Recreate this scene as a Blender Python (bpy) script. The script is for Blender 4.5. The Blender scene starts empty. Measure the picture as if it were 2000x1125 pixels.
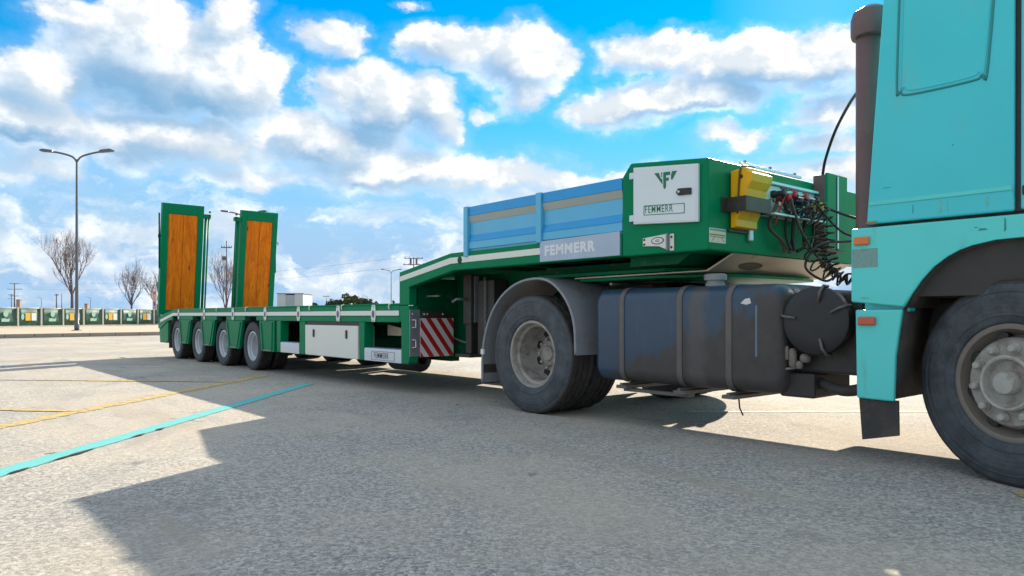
import bpy, bmesh, math, random
from mathutils import Vector, Matrix

scene = bpy.context.scene
COL = scene.collection
R = math.radians

# ------------------------------------------------------------------ camera, sky, sun, exposure
EXPO = 1.68
CAM_H = 0.87
cam_data = bpy.data.cameras.new('camera')
cam = bpy.data.objects.new('camera', cam_data)
COL.objects.link(cam)
cam.location = (0, 0, CAM_H)
cam.rotation_euler = (R(90), 0, 0)
cam_data.sensor_width = 36
cam_data.lens = 36 * 1410 / 2000
cam_data.shift_y = 54.5 / 2000
cam_data.clip_end = 6000
cam_data.clip_start = 0.05
scene.camera = cam
scene.render.engine = 'CYCLES'
scene.cycles.max_bounces = 5
scene.cycles.diffuse_bounces = 3
scene.cycles.glossy_bounces = 2
scene.cycles.transmission_bounces = 1

SUN_VEC = Vector((0.827, 1.938, 1.0)).normalized()       # towards the sun
SUN_EL = math.asin(SUN_VEC.z)
SUN_AZ = math.atan2(SUN_VEC.x, SUN_VEC.y)
sun_d = bpy.data.lights.new('sun', 'SUN')
sun_d.energy = 3.15
sun_d.angle = R(0.5)
sun_d.color = (1.0, 0.87, 0.69)
sun = bpy.data.objects.new('sun', sun_d)
COL.objects.link(sun)
sun.location = (20, 40, 30)
sun.rotation_euler = (-SUN_VEC).to_track_quat('-Z', 'Y').to_euler()

vs = scene.view_settings
vs.view_transform = 'Standard'
vs.look = 'None'
vs.exposure = EXPO
vs.gamma = 1
vs.use_curve_mapping = False

world = bpy.data.worlds.new('World')
scene.world = world
world.use_nodes = True
wn = world.node_tree
wn.nodes.clear()


class NT:
    """small helper for building node trees"""
    def __init__(s, nt, flat=False):
        s.nt = nt; s.flat = flat

    def put(s, sock, v):
        if hasattr(v, 'is_output'):
            s.nt.links.new(v, sock)
        elif v is not None:
            if hasattr(sock.default_value, '__len__') and not hasattr(v, '__len__'):
                v = [v] * len(sock.default_value)
            if hasattr(v, '__len__') and len(v) == 3 and len(sock.default_value) == 4:
                v = (*v, 1)
            sock.default_value = v

    def m(s, op, a, b=None, c=None, clamp=False):
        n = s.nt.nodes.new('ShaderNodeMath'); n.operation = op; n.use_clamp = clamp
        for i, v in enumerate((a, b, c)):
            if v is not None:
                s.put(n.inputs[i], v)
        return n.outputs[0]

    def v(s, op, a, b=None, c=None):
        n = s.nt.nodes.new('ShaderNodeVectorMath'); n.operation = op
        for i, x in enumerate((a, b, c)):
            if x is not None:
                s.put(n.inputs[i], x)
        return n.outputs['Value'] if op in ('DOT_PRODUCT', 'LENGTH') else n.outputs['Vector']

    def xyz(s, x, y, z):
        n = s.nt.nodes.new('ShaderNodeCombineXYZ')
        for i, q in enumerate((x, y, z)):
            s.put(n.inputs[i], q)
        return n.outputs[0]

    def sep(s, v):
        n = s.nt.nodes.new('ShaderNodeSeparateXYZ'); s.put(n.inputs[0], v)
        return n.outputs[0], n.outputs[1], n.outputs[2]

    def noise(s, vec, scale, detail=4, rough=0.55, dist=0, out='Fac', lac=2.0):
        n = s.nt.nodes.new('ShaderNodeTexNoise'); n.noise_dimensions = '2D' if s.flat else '3D'
        if vec is not None:
            s.put(n.inputs['Vector'], vec)
        n.inputs['Scale'].default_value = scale; n.inputs['Detail'].default_value = detail
        n.inputs['Roughness'].default_value = rough; n.inputs['Distortion'].default_value = dist
        n.inputs['Lacunarity'].default_value = lac
        return n.outputs[out]

    def voro(s, vec, scale, feature='F1', out='Distance'):
        n = s.nt.nodes.new('ShaderNodeTexVoronoi'); n.feature = feature; n.voronoi_dimensions = '2D' if s.flat else '3D'
        if vec is not None:
            s.put(n.inputs['Vector'], vec)
        n.inputs['Scale'].default_value = scale
        return n.outputs[out]

    def step(s, x, lo, hi, a=0.0, b=1.0):
        n = s.nt.nodes.new('ShaderNodeMapRange'); n.interpolation_type = 'SMOOTHSTEP'
        for i, q in enumerate((x, lo, hi, a, b)):
            s.put(n.inputs[i], q)
        return n.outputs[0]

    def mix(s, f, a, b, mode='MIX'):
        n = s.nt.nodes.new('ShaderNodeMix'); n.data_type = 'RGBA'; n.blend_type = mode
        s.put(n.inputs[0], f); s.put(n.inputs[6], a); s.put(n.inputs[7], b)
        return n.outputs[2]

    def bump(s, h, strength=0.3, dist=0.01):
        n = s.nt.nodes.new('ShaderNodeBump')
        n.inputs['Strength'].default_value = strength; n.inputs['Distance'].default_value = dist
        s.put(n.inputs['Height'], h)
        return n.outputs[0]

    def coord(s, which='Object'):
        return s.nt.nodes.new('ShaderNodeTexCoord').outputs[which]


w = NT(wn, True)
sky = wn.nodes.new('ShaderNodeTexSky')
sky.sky_type = 'NISHITA'
sky.sun_disc = False
sky.sun_elevation = SUN_EL
sky.sun_rotation = SUN_AZ
sky.air_density = 1.0
sky.dust_density = 0.1
sky.ozone_density = 3.0
SKY_STR = 0.056
hs = wn.nodes.new('ShaderNodeHueSaturation')
hs.inputs['Hue'].default_value = 0.492
hs.inputs['Saturation'].default_value = 1.9
hs.inputs['Value'].default_value = 1.0
wn.links.new(sky.outputs[0], hs.inputs['Color'])
blue = hs.outputs[0]

dx, dy, dz = w.sep(w.coord('Generated'))
az = w.m('ARCTAN2', dx, dy)
hor = w.m('SQRT', w.m('ADD', w.m('MULTIPLY', dx, dx), w.m('MULTIPLY', dy, dy)))
el = w.m('DIVIDE', dz, w.m('MAXIMUM', hor, 0.02))
p0 = w.xyz(az, el, 0.0)
# ragged cloud outlines: the lookup point wanders
warp = w.v('SUBTRACT', w.noise(w.v('MULTIPLY', p0, (1, 1.35, 1)), 7.0, 6, 0.62, 0.0, 'Color'), (0.5, 0.5, 0.5))
p1 = w.v('ADD', p0, w.v('MULTIPLY', warp, (0.10, 0.075, 0)))
# cloud banks: azimuth / elevation centres and half sizes, weight
banks = [(150, 30, 85, 40, .8), (300, 120, 190, 130, 1.25), (440, 150, 130, 110, 1.2), (440, 45, 80, 70, .9),
         (90, 160, 130, 90, .95), (60, 235, 190, 75, 1.1), (330, 275, 230, 65, 1.0), (60, 330, 150, 40, .6),
         (650, 78, 78, 48, .85), (745, 205, 110, 75, 1.1), (840, 215, 75, 75, 1.05), (650, 185, 60, 55, .75),
         (640, 275, 180, 55, 1.0), (760, 330, 230, 55, .9), (950, 345, 190, 38, .7),
         (880, 92, 105, 50, .9), (1010, 105, 110, 60, .95), (1030, 165, 55, 50, .75), (1080, 100, 40, 40, .6),
         (1270, 105, 140, 42, .85), (1480, 125, 220, 58, 1.05), (1620, 130, 120, 60, 1.0), (1330, 190, 230, 42, 1.0),
         (1180, 222, 110, 42, .9), (1430, 258, 75, 22, .6), (1610, 215, 95, 40, .8), (1610, 272, 90, 28, .8),
         (1660, 335, 130, 40, .9), (1400, 335, 260, 22, .55), (1080, 385, 220, 25, .6), (1170, 345, 110, 22, .6),
         (960, 220, 34, 16, .5), (480, 345, 160, 26, .7), (800, 0, 30, 10, .6),
         (2000, 90, 260, 110, 1.0), (-170, 130, 170, 100, 1.0), (-330, 260, 200, 60, 1.0)]

def bank_density(pt, op):
    d_ = None
    for (px, py, rx, ry, wt) in banks:
        u = (px - 1000) / 1410.0
        a0 = math.atan(u); c = math.cos(a0)
        e0 = (617 - py) / 1410.0 * c
        ra = rx / 1410.0 * c * c * 1.08; re = ry / 1410.0 * c * 1.1
        q = w.v('MULTIPLY_ADD', pt, (1 / ra, 1 / re, 0), (-a0 / ra, -e0 / re, 0))
        g_ = w.m('MULTIPLY_ADD', w.v('DOT_PRODUCT', q, q), -wt, wt)
        d_ = g_ if d_ is None else w.m(op, d_, g_, 0.22)
    # broken cumulus over the rest of the sky dome, thickened for fill light
    gen = w.m('MULTIPLY', w.m('SUBTRACT', w.noise(w.v('MULTIPLY', pt, (1, 2.0, 1)), 2.6, 3, 0.55), 0.36), 6.0)
    d_ = w.m('SMOOTH_MAX', d_, w.m('SUBTRACT', gen, w.m('MULTIPLY', w.m('SUBTRACT', 1.0, out_m), 6.0)), 0.15)
    return w.m('MAXIMUM', d_, -1.5)


out_m = w.m('MAXIMUM', w.step(w.m('ABSOLUTE', az), 0.72, 0.95), w.step(el, 0.50, 0.72))
dens = bank_density(p1, 'SMOOTH_MAX')
dens_up = bank_density(w.v('ADD', p1, (0.018, 0.030, 0)), 'MAXIMUM')         # a little nearer the sun
face = w.m('SUBTRACT', dens, dens_up)                              # >0: rim turned to the sun, <0: shaded underside
fine = w.m('SUBTRACT', w.noise(w.v('MULTIPLY', p0, (1, 1.3, 1)), 13.0, 6, 0.58), 0.5)
billow = w.m('SUBTRACT', 0.42, w.voro(w.v('ADD', p1, w.v('MULTIPLY', warp, (0.03, 0.03, 0))), 24.0, 'SMOOTH_F1'))
puff = w.m('ADD', w.m('MULTIPLY', fine, 1.0), w.m('MULTIPLY', billow, 0.42))
d2 = w.m('ADD', dens, puff)
lit = w.step(face, -0.45, 0.40)
# crisp towards the sun, dissolving on the shaded side
a_crisp = w.step(d2, -0.14, 0.52)
a_soft = w.step(d2, -0.25, 0.95)
alpha = w.m('MAXIMUM', w.m('ADD', w.m('MULTIPLY', lit, a_crisp), w.m('MULTIPLY', w.m('SUBTRACT', 1.0, lit), a_soft)), w.step(d2, -0.8, 0.5, 0, 0.20))
k = 1.0 / 2 ** EXPO
c_white = tuple(x * k for x in (1.38, 1.34, 1.28))
c_cream = tuple(x * k for x in (0.80, 0.87, 0.93))
c_grey = tuple(x * k for x in (0.22, 0.46, 0.72))
core = w.step(w.m('ADD', dens, w.m('MULTIPLY', puff, 0.7)), 0.18, 0.85)
shade_ = w.m('MULTIPLY', core, w.step(w.m('ADD', face, w.m('MULTIPLY', fine, 0.25)), 0.62, -0.48))
shade_ = w.m('MULTIPLY', shade_, w.m('MULTIPLY_ADD', out_m, -0.4, 1.0))  # clouds outside the view lose part of their grey to raise ambient light
body = w.mix(w.step(w.m('ADD', fine, w.m('MULTIPLY', billow, 0.35)), 0.22, -0.10), c_white, c_cream)
cloud = w.mix(shade_, body, c_grey)
# thin bright veils low over the horizon
streak = w.noise(w.v('ADD', w.v('MULTIPLY', p0, (3.0, 14.0, 1)), w.v('MULTIPLY', warp, (1.4, 1.4, 0))), 1.0, 5, 0.58)
low = w.m('MULTIPLY', w.step(streak, 0.42, 0.66), w.step(el, 0.26, 0.12, 0, 1))
alpha = w.m('MAXIMUM', alpha, w.m('MULTIPLY', low, 0.70))
haze_c = tuple(x * k for x in (0.40, 0.62, 0.89))
pale = w.mix(w.step(el, 0.36, 0.06, 0, 1.0), w.v('MULTIPLY', blue, (SKY_STR,) * 3), haze_c)
final = w.mix(alpha, pale, cloud)
bg = wn.nodes.new('ShaderNodeBackground')
wn.links.new(final, bg.inputs['Color'])
bg.inputs['Strength'].default_value = 1.0
world.cycles.sampling_method = 'MANUAL'
world.cycles.sample_map_resolution = 512
wo = wn.nodes.new('ShaderNodeOutputWorld')
wn.links.new(bg.outputs[0], wo.inputs['Surface'])


# ------------------------------------------------------------------ materials
def new_mat(name):
    mt = bpy.data.materials.new(name); mt.use_nodes = True
    nt = mt.node_tree; n = NT(nt)
    b = nt.nodes['Principled BSDF']
    return mt, n, b


def paint(name, col, rough=0.4, metal=0.0, vary=0.12, scale=6.0, dirt=0.0, dirt_col=(0.16, 0.13, 0.10), coat=0.0,
          bump=0.0, bump_scale=80, spec=0.5, dirt_scale=5.0, dirt_stretch=(1, 1, 1)):
    mt, n, b = new_mat(name)
    co = n.coord('Object')
    f = n.noise(co, scale, 5, 0.6)
    c = n.mix(f, tuple(x * (1 - vary) for x in col), tuple(min(1, x * (1 + vary)) for x in col))
    r = n.m('MULTIPLY_ADD', n.noise(co, scale * 4, 4, 0.6), 0.18, rough - 0.09, clamp=True)
    if dirt > 0:
        dm = n.noise(n.v('MULTIPLY', co, dirt_stretch), dirt_scale, 8, 0.68)
        dm = n.step(dm, 0.62 - dirt * 0.35, 0.80 - dirt * 0.15)
        dm = n.m('MULTIPLY', dm, 0.9)
        c = n.mix(dm, c, dirt_col)
        r = n.m('MAXIMUM', r, n.m('MULTIPLY', dm, 0.8))
    n.put(b.inputs['Base Color'], c)
    n.put(b.inputs['Roughness'], r)
    b.inputs['Metallic'].default_value = metal
    b.inputs['Specular IOR Level'].default_value = spec
    b.inputs['Coat Weight'].default_value = coat
    b.inputs['Coat Roughness'].default_value = 0.12
    if bump:
        n.put(b.inputs['Normal'], n.bump(n.noise(co, bump_scale, 5, 0.6), bump, 0.004))
    return mt


M = {}
M['green'] = paint('green_paint', (0.0005, 0.205, 0.088), 0.40, vary=0.16, scale=3, spec=0.10, dirt=0.03, dirt_scale=9, dirt_col=(.05, .14, .09))
M['green_dark'] = paint('green_frame_paint', (0.001, 0.085, 0.036), 0.55, vary=0.2, scale=4, dirt=0.15, spec=0.1)
M['stripe'] = paint('reflective_tape', (0.74, 0.76, 0.70), 0.35, vary=0.06, scale=20)
M['white'] = paint('white_paint', (0.72, 0.74, 0.69), 0.35, vary=0.04, scale=4, coat=0.2)
M['door'] = paint('pale_door_paint', (0.68, 0.75, 0.78), 0.22, vary=0.05, scale=3, coat=0.5)
M['silver'] = paint('silver_sheet', (0.58, 0.66, 0.74), 0.3, metal=0.45, vary=0.08, scale=8)
M['plate'] = paint('grey_blue_plate', (0.40, 0.50, 0.62), 0.4, vary=0.14, scale=6)
M['board'] = paint('light_blue_board', (0.10, 0.46, 0.72), 0.38, vary=0.08, scale=4, coat=0.2, dirt=0.06, dirt_col=(.3, .35, .35))
M['board_mid'] = paint('mid_blue_board', (0.0, 0.31, 0.70), 0.35, vary=0.08, scale=4, coat=0.2)
M['board_rib'] = paint('grey_green_rib', (0.36, 0.40, 0.36), 0.5, vary=0.1)
M['black'] = paint('black_plastic', (0.018, 0.018, 0.020), 0.5, vary=0.3)
M['dark'] = paint('dark_greasy_steel', (0.035, 0.032, 0.030), 0.55, vary=0.4, dirt=0.45, dirt_col=(0.07, 0.055, 0.04))
M['greymetal'] = paint('grey_steel', (0.23, 0.25, 0.27), 0.45, metal=0.3, vary=0.2, dirt=0.2)
M['chrome'] = paint('bright_steel', (0.62, 0.62, 0.60), 0.28, metal=0.8, vary=0.1)
M['guard'] = paint('mudguard_plastic', (0.27, 0.285, 0.315), 0.48, vary=0.22, scale=5, dirt=0.42, dirt_col=(0.19, 0.165, 0.14), bump=0.15)
M['flap'] = paint('rubber_flap', (0.045, 0.042, 0.040), 0.75, vary=0.3, dirt=0.5, dirt_col=(0.11, 0.09, 0.07))
M['hose'] = paint('black_hose', (0.02, 0.016, 0.017), 0.4, vary=0.2)
M['hose_brown'] = paint('brown_hose', (0.075, 0.045, 0.035), 0.45, vary=0.2)
M['red'] = paint('red_reflective', (0.46, 0.012, 0.018), 0.35, vary=0.08)
M['warn_white'] = paint('white_reflective', (0.68, 0.66, 0.64), 0.35, vary=0.05)
M['yellow'] = paint('yellow_plastic', (0.88, 0.45, 0.0), 0.42, vary=0.08, scale=8, dirt=0.12, dirt_col=(.3, .2, .05), bump=0.1)
M['purple'] = paint('violet_enamel', (0.10, 0.08, 0.26), 0.3, vary=0.3, scale=30)
M['orange_lens'] = paint('orange_lens', (0.70, 0.17, 0.01), 0.2, vary=0.1, coat=0.6)
M['red_lens'] = paint('red_orange_lens', (0.52, 0.09, 0.03), 0.2, vary=0.1, coat=0.6)
M['logo_green'] = paint('green_print', (0.0, 0.16, 0.07), 0.4, vary=0.03)
M['logo_white'] = paint('white_print', (0.72, 0.76, 0.80), 0.4, vary=0.03)
M['logo_black'] = paint('black_print', (0.02, 0.02, 0.02), 0.4, vary=0.03)
M['sticker'] = paint('sticker_paper', (0.66, 0.64, 0.52), 0.5, vary=0.08, scale=30)
M['teal'] = paint('turquoise_paint', (0.040, 0.61, 0.67), 0.34, bump=0.05, bump_scale=4, vary=0.10, scale=1.6, spec=0.5, coat=0.25, dirt=0.16,
                  dirt_col=(0.12, 0.52, 0.53), dirt_scale=3.5, dirt_stretch=(1, 1, .35))
M['teal_low'] = paint('turquoise_weathered', (0.10, 0.69, 0.655), 0.42, bump=0.05, bump_scale=5, spec=0.45, coat=0.12, vary=0.10, scale=2.5, dirt=0.14,
                      dirt_col=(0.13, 0.42, 0.41), dirt_scale=6, dirt_stretch=(1.4, 1.4, .25))
M['teal_groove'] = paint('turquoise_seam', (0.02, 0.26, 0.27), 0.5, vary=0.1)
M['residue'] = paint('glue_residue', (0.20, 0.36, 0.33), 0.8, vary=0.35, scale=40)
M['stack'] = paint('brown_stack', (0.15, 0.088, 0.09), 0.5, vary=0.2, dirt=0.2)
M['glass'] = paint('dark_glass', (0.02, 0.03, 0.035), 0.05, vary=0.1, coat=1.0)
M['rust'] = paint('rusty_lip', (0.32, 0.22, 0.07), 0.8, vary=0.5, scale=30)
M['rim'] = paint('silver_wheel', (0.50, 0.54, 0.58), 0.36, metal=0.25, vary=0.14, scale=7, dirt=0.10, dirt_col=(.25, .24, .22))
M['rim_dirty'] = paint('dirty_wheel', (0.37, 0.35, 0.32), 0.6, metal=0.1, vary=0.25, scale=9, dirt=0.62, dirt_col=(0.15, 0.11, 0.088), dirt_scale=9)
M['rim_lip'] = paint('brown_rim_lip', (0.20, 0.17, 0.145), 0.6, vary=0.25, scale=12, dirt=0.3)
M['hub'] = paint('dusty_hub', (0.42, 0.41, 0.37), 0.5, vary=0.2, dirt=0.5, dirt_scale=14, dirt_col=(0.22, 0.19, 0.15))
M['concrete'] = paint('pale_concrete', (0.52, 0.50, 0.43), 0.85, vary=0.15, scale=4)
M['lamp_grey'] = paint('lamp_post_steel', (0.10, 0.115, 0.15), 0.45, metal=0.3, vary=0.15)
M['pole'] = paint('weathered_pole', (0.14, 0.14, 0.15), 0.7, vary=0.2)
M['wire'] = paint('wire_dark', (0.10, 0.12, 0.15), 0.6)
M['bark'] = paint('bare_bark', (0.15, 0.105, 0.115), 0.85, vary=0.3, scale=3)
M['banner'] = paint('banner_cloth', (0.024, 0.095, 0.068), 0.55, vary=0.55, scale=1.3, dirt=0.30, dirt_col=(0.05, 0.20, 0.20), dirt_scale=2)
M['mint'] = paint('mint_print', (0.34, 0.60, 0.50), 0.5, vary=0.1)
M['amber'] = paint('amber_print', (0.83, 0.46, 0.03), 0.5, vary=0.15, scale=20)
M['print_white'] = paint('banner_white', (0.72, 0.78, 0.80), 0.5, vary=0.1, scale=15)
M['pink'] = paint('pink_white_board', (0.55, 0.40, 0.42), 0.6, vary=0.3, scale=5)
M['wallgrey'] = paint('grey_cladding', (0.42, 0.46, 0.52), 0.6, vary=0.12, scale=1)
M['wallwhite'] = paint('white_cladding', (0.62, 0.64, 0.66), 0.6, vary=0.08, scale=1)
M['wallblue'] = paint('blue_grey_plinth', (0.24, 0.31, 0.42), 0.6, vary=0.15, scale=1)
M['wallbrick'] = paint('orange_render', (0.42, 0.30, 0.24), 0.7, vary=0.2, scale=1)
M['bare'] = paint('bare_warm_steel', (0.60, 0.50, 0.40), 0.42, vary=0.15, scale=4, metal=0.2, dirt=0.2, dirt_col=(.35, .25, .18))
M['strap'] = paint('dusty_strap', (0.12, 0.108, 0.10), 0.5, vary=0.3, scale=9, dirt=0.3)
M['highlight_blue'] = paint('painted_highlight', (0.13, 0.18, 0.25), 0.5, vary=0.3, scale=14)  # colour of the highlight painted on the tank
M['rust_pale'] = paint('faint_rust_run', (0.16, 0.50, 0.44), 0.7, vary=0.3, scale=30)
M['cyan_line'] = None


def wood_mat(name, seed):
    mt, n, b = new_mat(name)
    co = n.v('ADD', n.coord('Object'), (seed * 3.1, seed * 1.7, 0))
    st = n.v('MULTIPLY', co, (9, 9, 1.1))
    g = n.noise(n.v('ADD', st, n.v('MULTIPLY', n.noise(co, 2.0, 3, 0.5, 0, 'Color'), (1.6, 1.6, 1.6))), 1.6, 8, 0.65)
    c = n.mix(n.step(g, 0.3, 0.72), (0.60, 0.125, 0.003), (0.93, 0.245, 0.005))
    kn = n.voro(n.v('MULTIPLY', co, (5.5, 5.5, 1.6)), 1.0)
    c = n.mix(n.step(kn, 0.13, 0.04), c, (0.20, 0.045, 0.006))
    cr = n.noise(n.v('MULTIPLY', co, (30, 30, 1.2)), 1.0, 5, 0.6)
    c = n.mix(n.step(cr, 0.66, 0.74), c, (0.13, 0.035, 0.008))
    n.put(b.inputs['Base Color'], c)
    b.inputs['Roughness'].default_value = 0.6
    b.inputs['Specular IOR Level'].default_value = 0.2
    n.put(b.inputs['Normal'], n.bump(g, 0.5, 0.006))
    return mt


M['wood'] = [wood_mat('oiled_timber', i) for i in range(4)]


def tyre_mat(name, base, dusty):
    mt, n, b = new_mat(name)
    co = n.coord('Object')
    f = n.step(n.noise(co, 6.0, 9, 0.74), 0.32, 0.76)
    c = n.mix(f, base, dusty)
    x, y, z = n.sep(co)
    rr = n.m('SQRT', n.m('ADD', n.m('MULTIPLY', x, x), n.m('MULTIPLY', z, z)))
    ring = n.m('SINE', n.m('MULTIPLY', rr, 260.0))
    n.put(b.inputs['Base Color'], c)
    n.put(b.inputs['Roughness'], n.m('MULTIPLY_ADD', f, 0.25, 0.55))
    n.put(b.inputs['Normal'], n.bump(n.m('ADD', n.m('MULTIPLY', ring, 0.25), n.noise(co, 60, 4, 0.6)), 0.25, 0.004))
    return mt


M['tyre'] = tyre_mat('tyre_rubber', (0.026, 0.033, 0.042), (0.062, 0.078, 0.094))
M['tyre_truck'] = tyre_mat('dusty_tyre_rubber', (0.026, 0.034, 0.043), (0.105, 0.120, 0.134))
M['tread'] = tyre_mat('tread_rubber', (0.022, 0.020, 0.020), (0.055, 0.048, 0.043))


def tank_mat():
    mt, n, b = new_mat('grimy_navy_tank')
    co = n.coord('Object')
    x, y, z = n.sep(co)
    c = n.mix(n.noise(co, 2.5, 5, 0.6), (0.018, 0.046, 0.088), (0.036, 0.074, 0.125))
    sc = n.noise(n.v('MULTIPLY', co, (14, 14, 2.0)), 1.4, 6, 0.6)
    c = n.mix(n.m('MULTIPLY', n.step(sc, 0.55, 0.75), 0.5), c, (0.085, 0.105, 0.135))
    # oily mud splashed over the front and lower half: wear with its own ragged border
    e = n.m('ADD', n.m('MULTIPLY', n.m('SUBTRACT', n.noise(co, 5.5, 7, 0.62), 0.5), 0.75), n.m('MULTIPLY_ADD', x, 0.45, -0.10))
    mud = n.step(n.m('SUBTRACT', e, n.m('MULTIPLY', z, 1.0)), -0.14, -0.05)
    c = n.mix(n.m('MULTIPLY', mud, 0.92), c, n.mix(n.noise(co, 12, 5, 0.6), (0.040, 0.036, 0.034), (0.085, 0.074, 0.064)))
    # drip below the filler
    dr = n.m('MULTIPLY', n.step(n.m('ABSOLUTE', n.m('ADD', n.m('SUBTRACT', x, 1.70), n.m('MULTIPLY', n.m('SUBTRACT', n.noise(co, 9, 4, 0.6), 0.5), 0.16))), 0.11, 0.03), 0.75)
    c = n.mix(dr, c, (0.095, 0.088, 0.085))
    n.put(b.inputs['Base Color'], c)
    n.put(b.inputs['Roughness'], n.m('MULTIPLY_ADD', mud, 0.25, 0.36))
    n.put(b.inputs['Normal'], n.bump(n.noise(co, 25, 5, 0.6), 0.12, 0.006))
    return mt


M['tank'] = tank_mat()


def asphalt_mat():
    mt, n, b = new_mat('pale_worn_asphalt')
    co = n.coord('Object')
    grain = n.voro(co, 70.0, 'F1', 'Color')
    gs = n.sep(grain)[0]
    fine = n.noise(co, 130, 5, 0.75)
    mid = n.noise(co, 22, 6, 0.65)
    big = n.noise(co, 0.45, 6, 0.6)
    c = n.mix(gs, (0.27, 0.262, 0.248), (0.75, 0.72, 0.66))
    c = n.mix(n.step(fine, 0.36, 0.66), n.v('MULTIPLY', c, (0.56, 0.56, 0.56)), c)
    c = n.mix(n.step(mid, 0.40, 0.66, 0, 0.45), c, (0.27, 0.262, 0.25))
    c = n.mix(n.step(big, 0.40, 0.62, 0, 0.55), c, (0.52, 0.455, 0.365))
    c = n.mix(n.step(n.noise(n.v('MULTIPLY', co, (1.0, 0.35, 1)), 0.9, 7, 0.66, 0.6), 0.52, 0.70, 0, 0.5), c, (0.245, 0.243, 0.245))
    c = n.mix(n.step(n.noise(co, 1.1, 7, 0.7), 0.57, 0.72, 0, 0.55), c, (0.21, 0.205, 0.20))
    # wheel-worn brownish bands running across the yard, and oil drips
    bx_, by_, _ = n.sep(co)
    bu = n.m('ADD', n.m('MULTIPLY', bx_, 0.80), n.m('MULTIPLY', by_, 0.60)); bv = n.m('SUBTRACT', n.m('MULTIPLY', by_, 0.80), n.m('MULTIPLY', bx_, 0.60))
    band = n.noise(n.xyz(n.m('MULTIPLY', bu, 1.7), n.m('MULTIPLY', bv, 0.22), 0.0), 1.0, 4, 0.55)
    c = n.mix(n.step(band, 0.54, 0.66, 0, 0.5), c, (0.36, 0.315, 0.25))
    c = n.mix(n.step(band, 0.40, 0.30, 0, 0.45), c, (0.235, 0.24, 0.25))
    oil = n.noise(co, 2.0, 5, 0.62, 0.4)
    c = n.mix(n.step(oil, 0.655, 0.70, 0, 0.5), c, (0.10, 0.098, 0.097))
    spots = n.noise(co, 4.3, 2, 0.4)
    c = n.mix(n.step(spots, 0.755, 0.775, 0, 0.75), c, (0.045, 0.043, 0.042))
    # hairline cracks
    wv = n.v('ADD', co, n.v('MULTIPLY', n.noise(co, 1.4, 6, 0.65, 0, 'Color'), (0.8, 0.8, 0.8)))
    ck = n.voro(wv, 0.22, 'DISTANCE_TO_EDGE')
    c = n.mix(n.m('MULTIPLY', n.step(ck, 0.0035, 0.0008), n.step(n.noise(co, 0.6, 3, 0.5), 0.58, 0.66, 0, .6)), c, (0.10, 0.055, 0.05))
    n.put(b.inputs['Base Color'], c)
    b.inputs['Roughness'].default_value = 0.93
    b.inputs['Specular IOR Level'].default_value = 0.25
    h = n.m('ADD', n.m('MULTIPLY', gs, 0.7), n.m('ADD', fine, n.m('MULTIPLY', mid, 0.6)))
    n.put(b.inputs['Normal'], n.bump(h, 0.55, 0.006))
    return mt


def line_mat(name, col, chip):
    mt, n, b = new_mat(name)
    co = n.coord('Object')
    c = n.mix(n.noise(co, 9, 6, 0.65), tuple(x * .82 for x in col), tuple(min(1, x * 1.1) for x in col))
    ch = n.noise(co, 14, 8, 0.72)
    c = n.mix(n.step(ch, chip, chip + 0.06, 0, .85), c, (0.24, 0.23, 0.21))
    n.put(b.inputs['Base Color'], c)
    b.inputs['Roughness'].default_value = 0.75
    n.put(b.inputs['Normal'], n.bump(n.noise(co, 110, 4, 0.7), 0.4, 0.004))
    return mt


M['asphalt'] = asphalt_mat()
M['cyan_line'] = line_mat('cyan_road_paint', (0.12, 0.47, 0.47), 0.60)
M['yellow_line'] = line_mat('yellow_road_paint', (0.60, 0.42, 0.12), 0.49)
M['white_line'] = line_mat('white_road_paint', (0.62, 0.61, 0.58), 0.6)
M['tar'] = paint('black_tar', (0.018, 0.018, 0.018), 0.7)
M['paving'] = paint('sandy_paving', (0.46, 0.39, 0.29), 0.9, vary=0.2, scale=0.6, dirt=0.15, dirt_col=(.30, .30, .18), dirt_scale=.5)
M['kerb'] = paint('kerb_stone', (0.30, 0.27, 0.22), 0.9, vary=0.2, scale=2)
M['field'] = paint('dry_field', (0.16, 0.16, 0.08), 0.95, vary=0.4, scale=.05)


def leaf_mat(name, a, b2):
    mt, n, b = new_mat(name)
    co = n.coord('Object')
    n.put(b.inputs['Base Color'], n.mix(n.noise(co, 1.2, 4, 0.6), a, b2))
    b.inputs['Roughness'].default_value = 0.8
    return mt


M['leaf'] = leaf_mat('evergreen_leaves', (0.020, 0.045, 0.022), (0.060, 0.095, 0.035))
M['leaf_olive'] = leaf_mat('olive_leaves', (0.055, 0.075, 0.025), (0.12, 0.13, 0.05))


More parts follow.
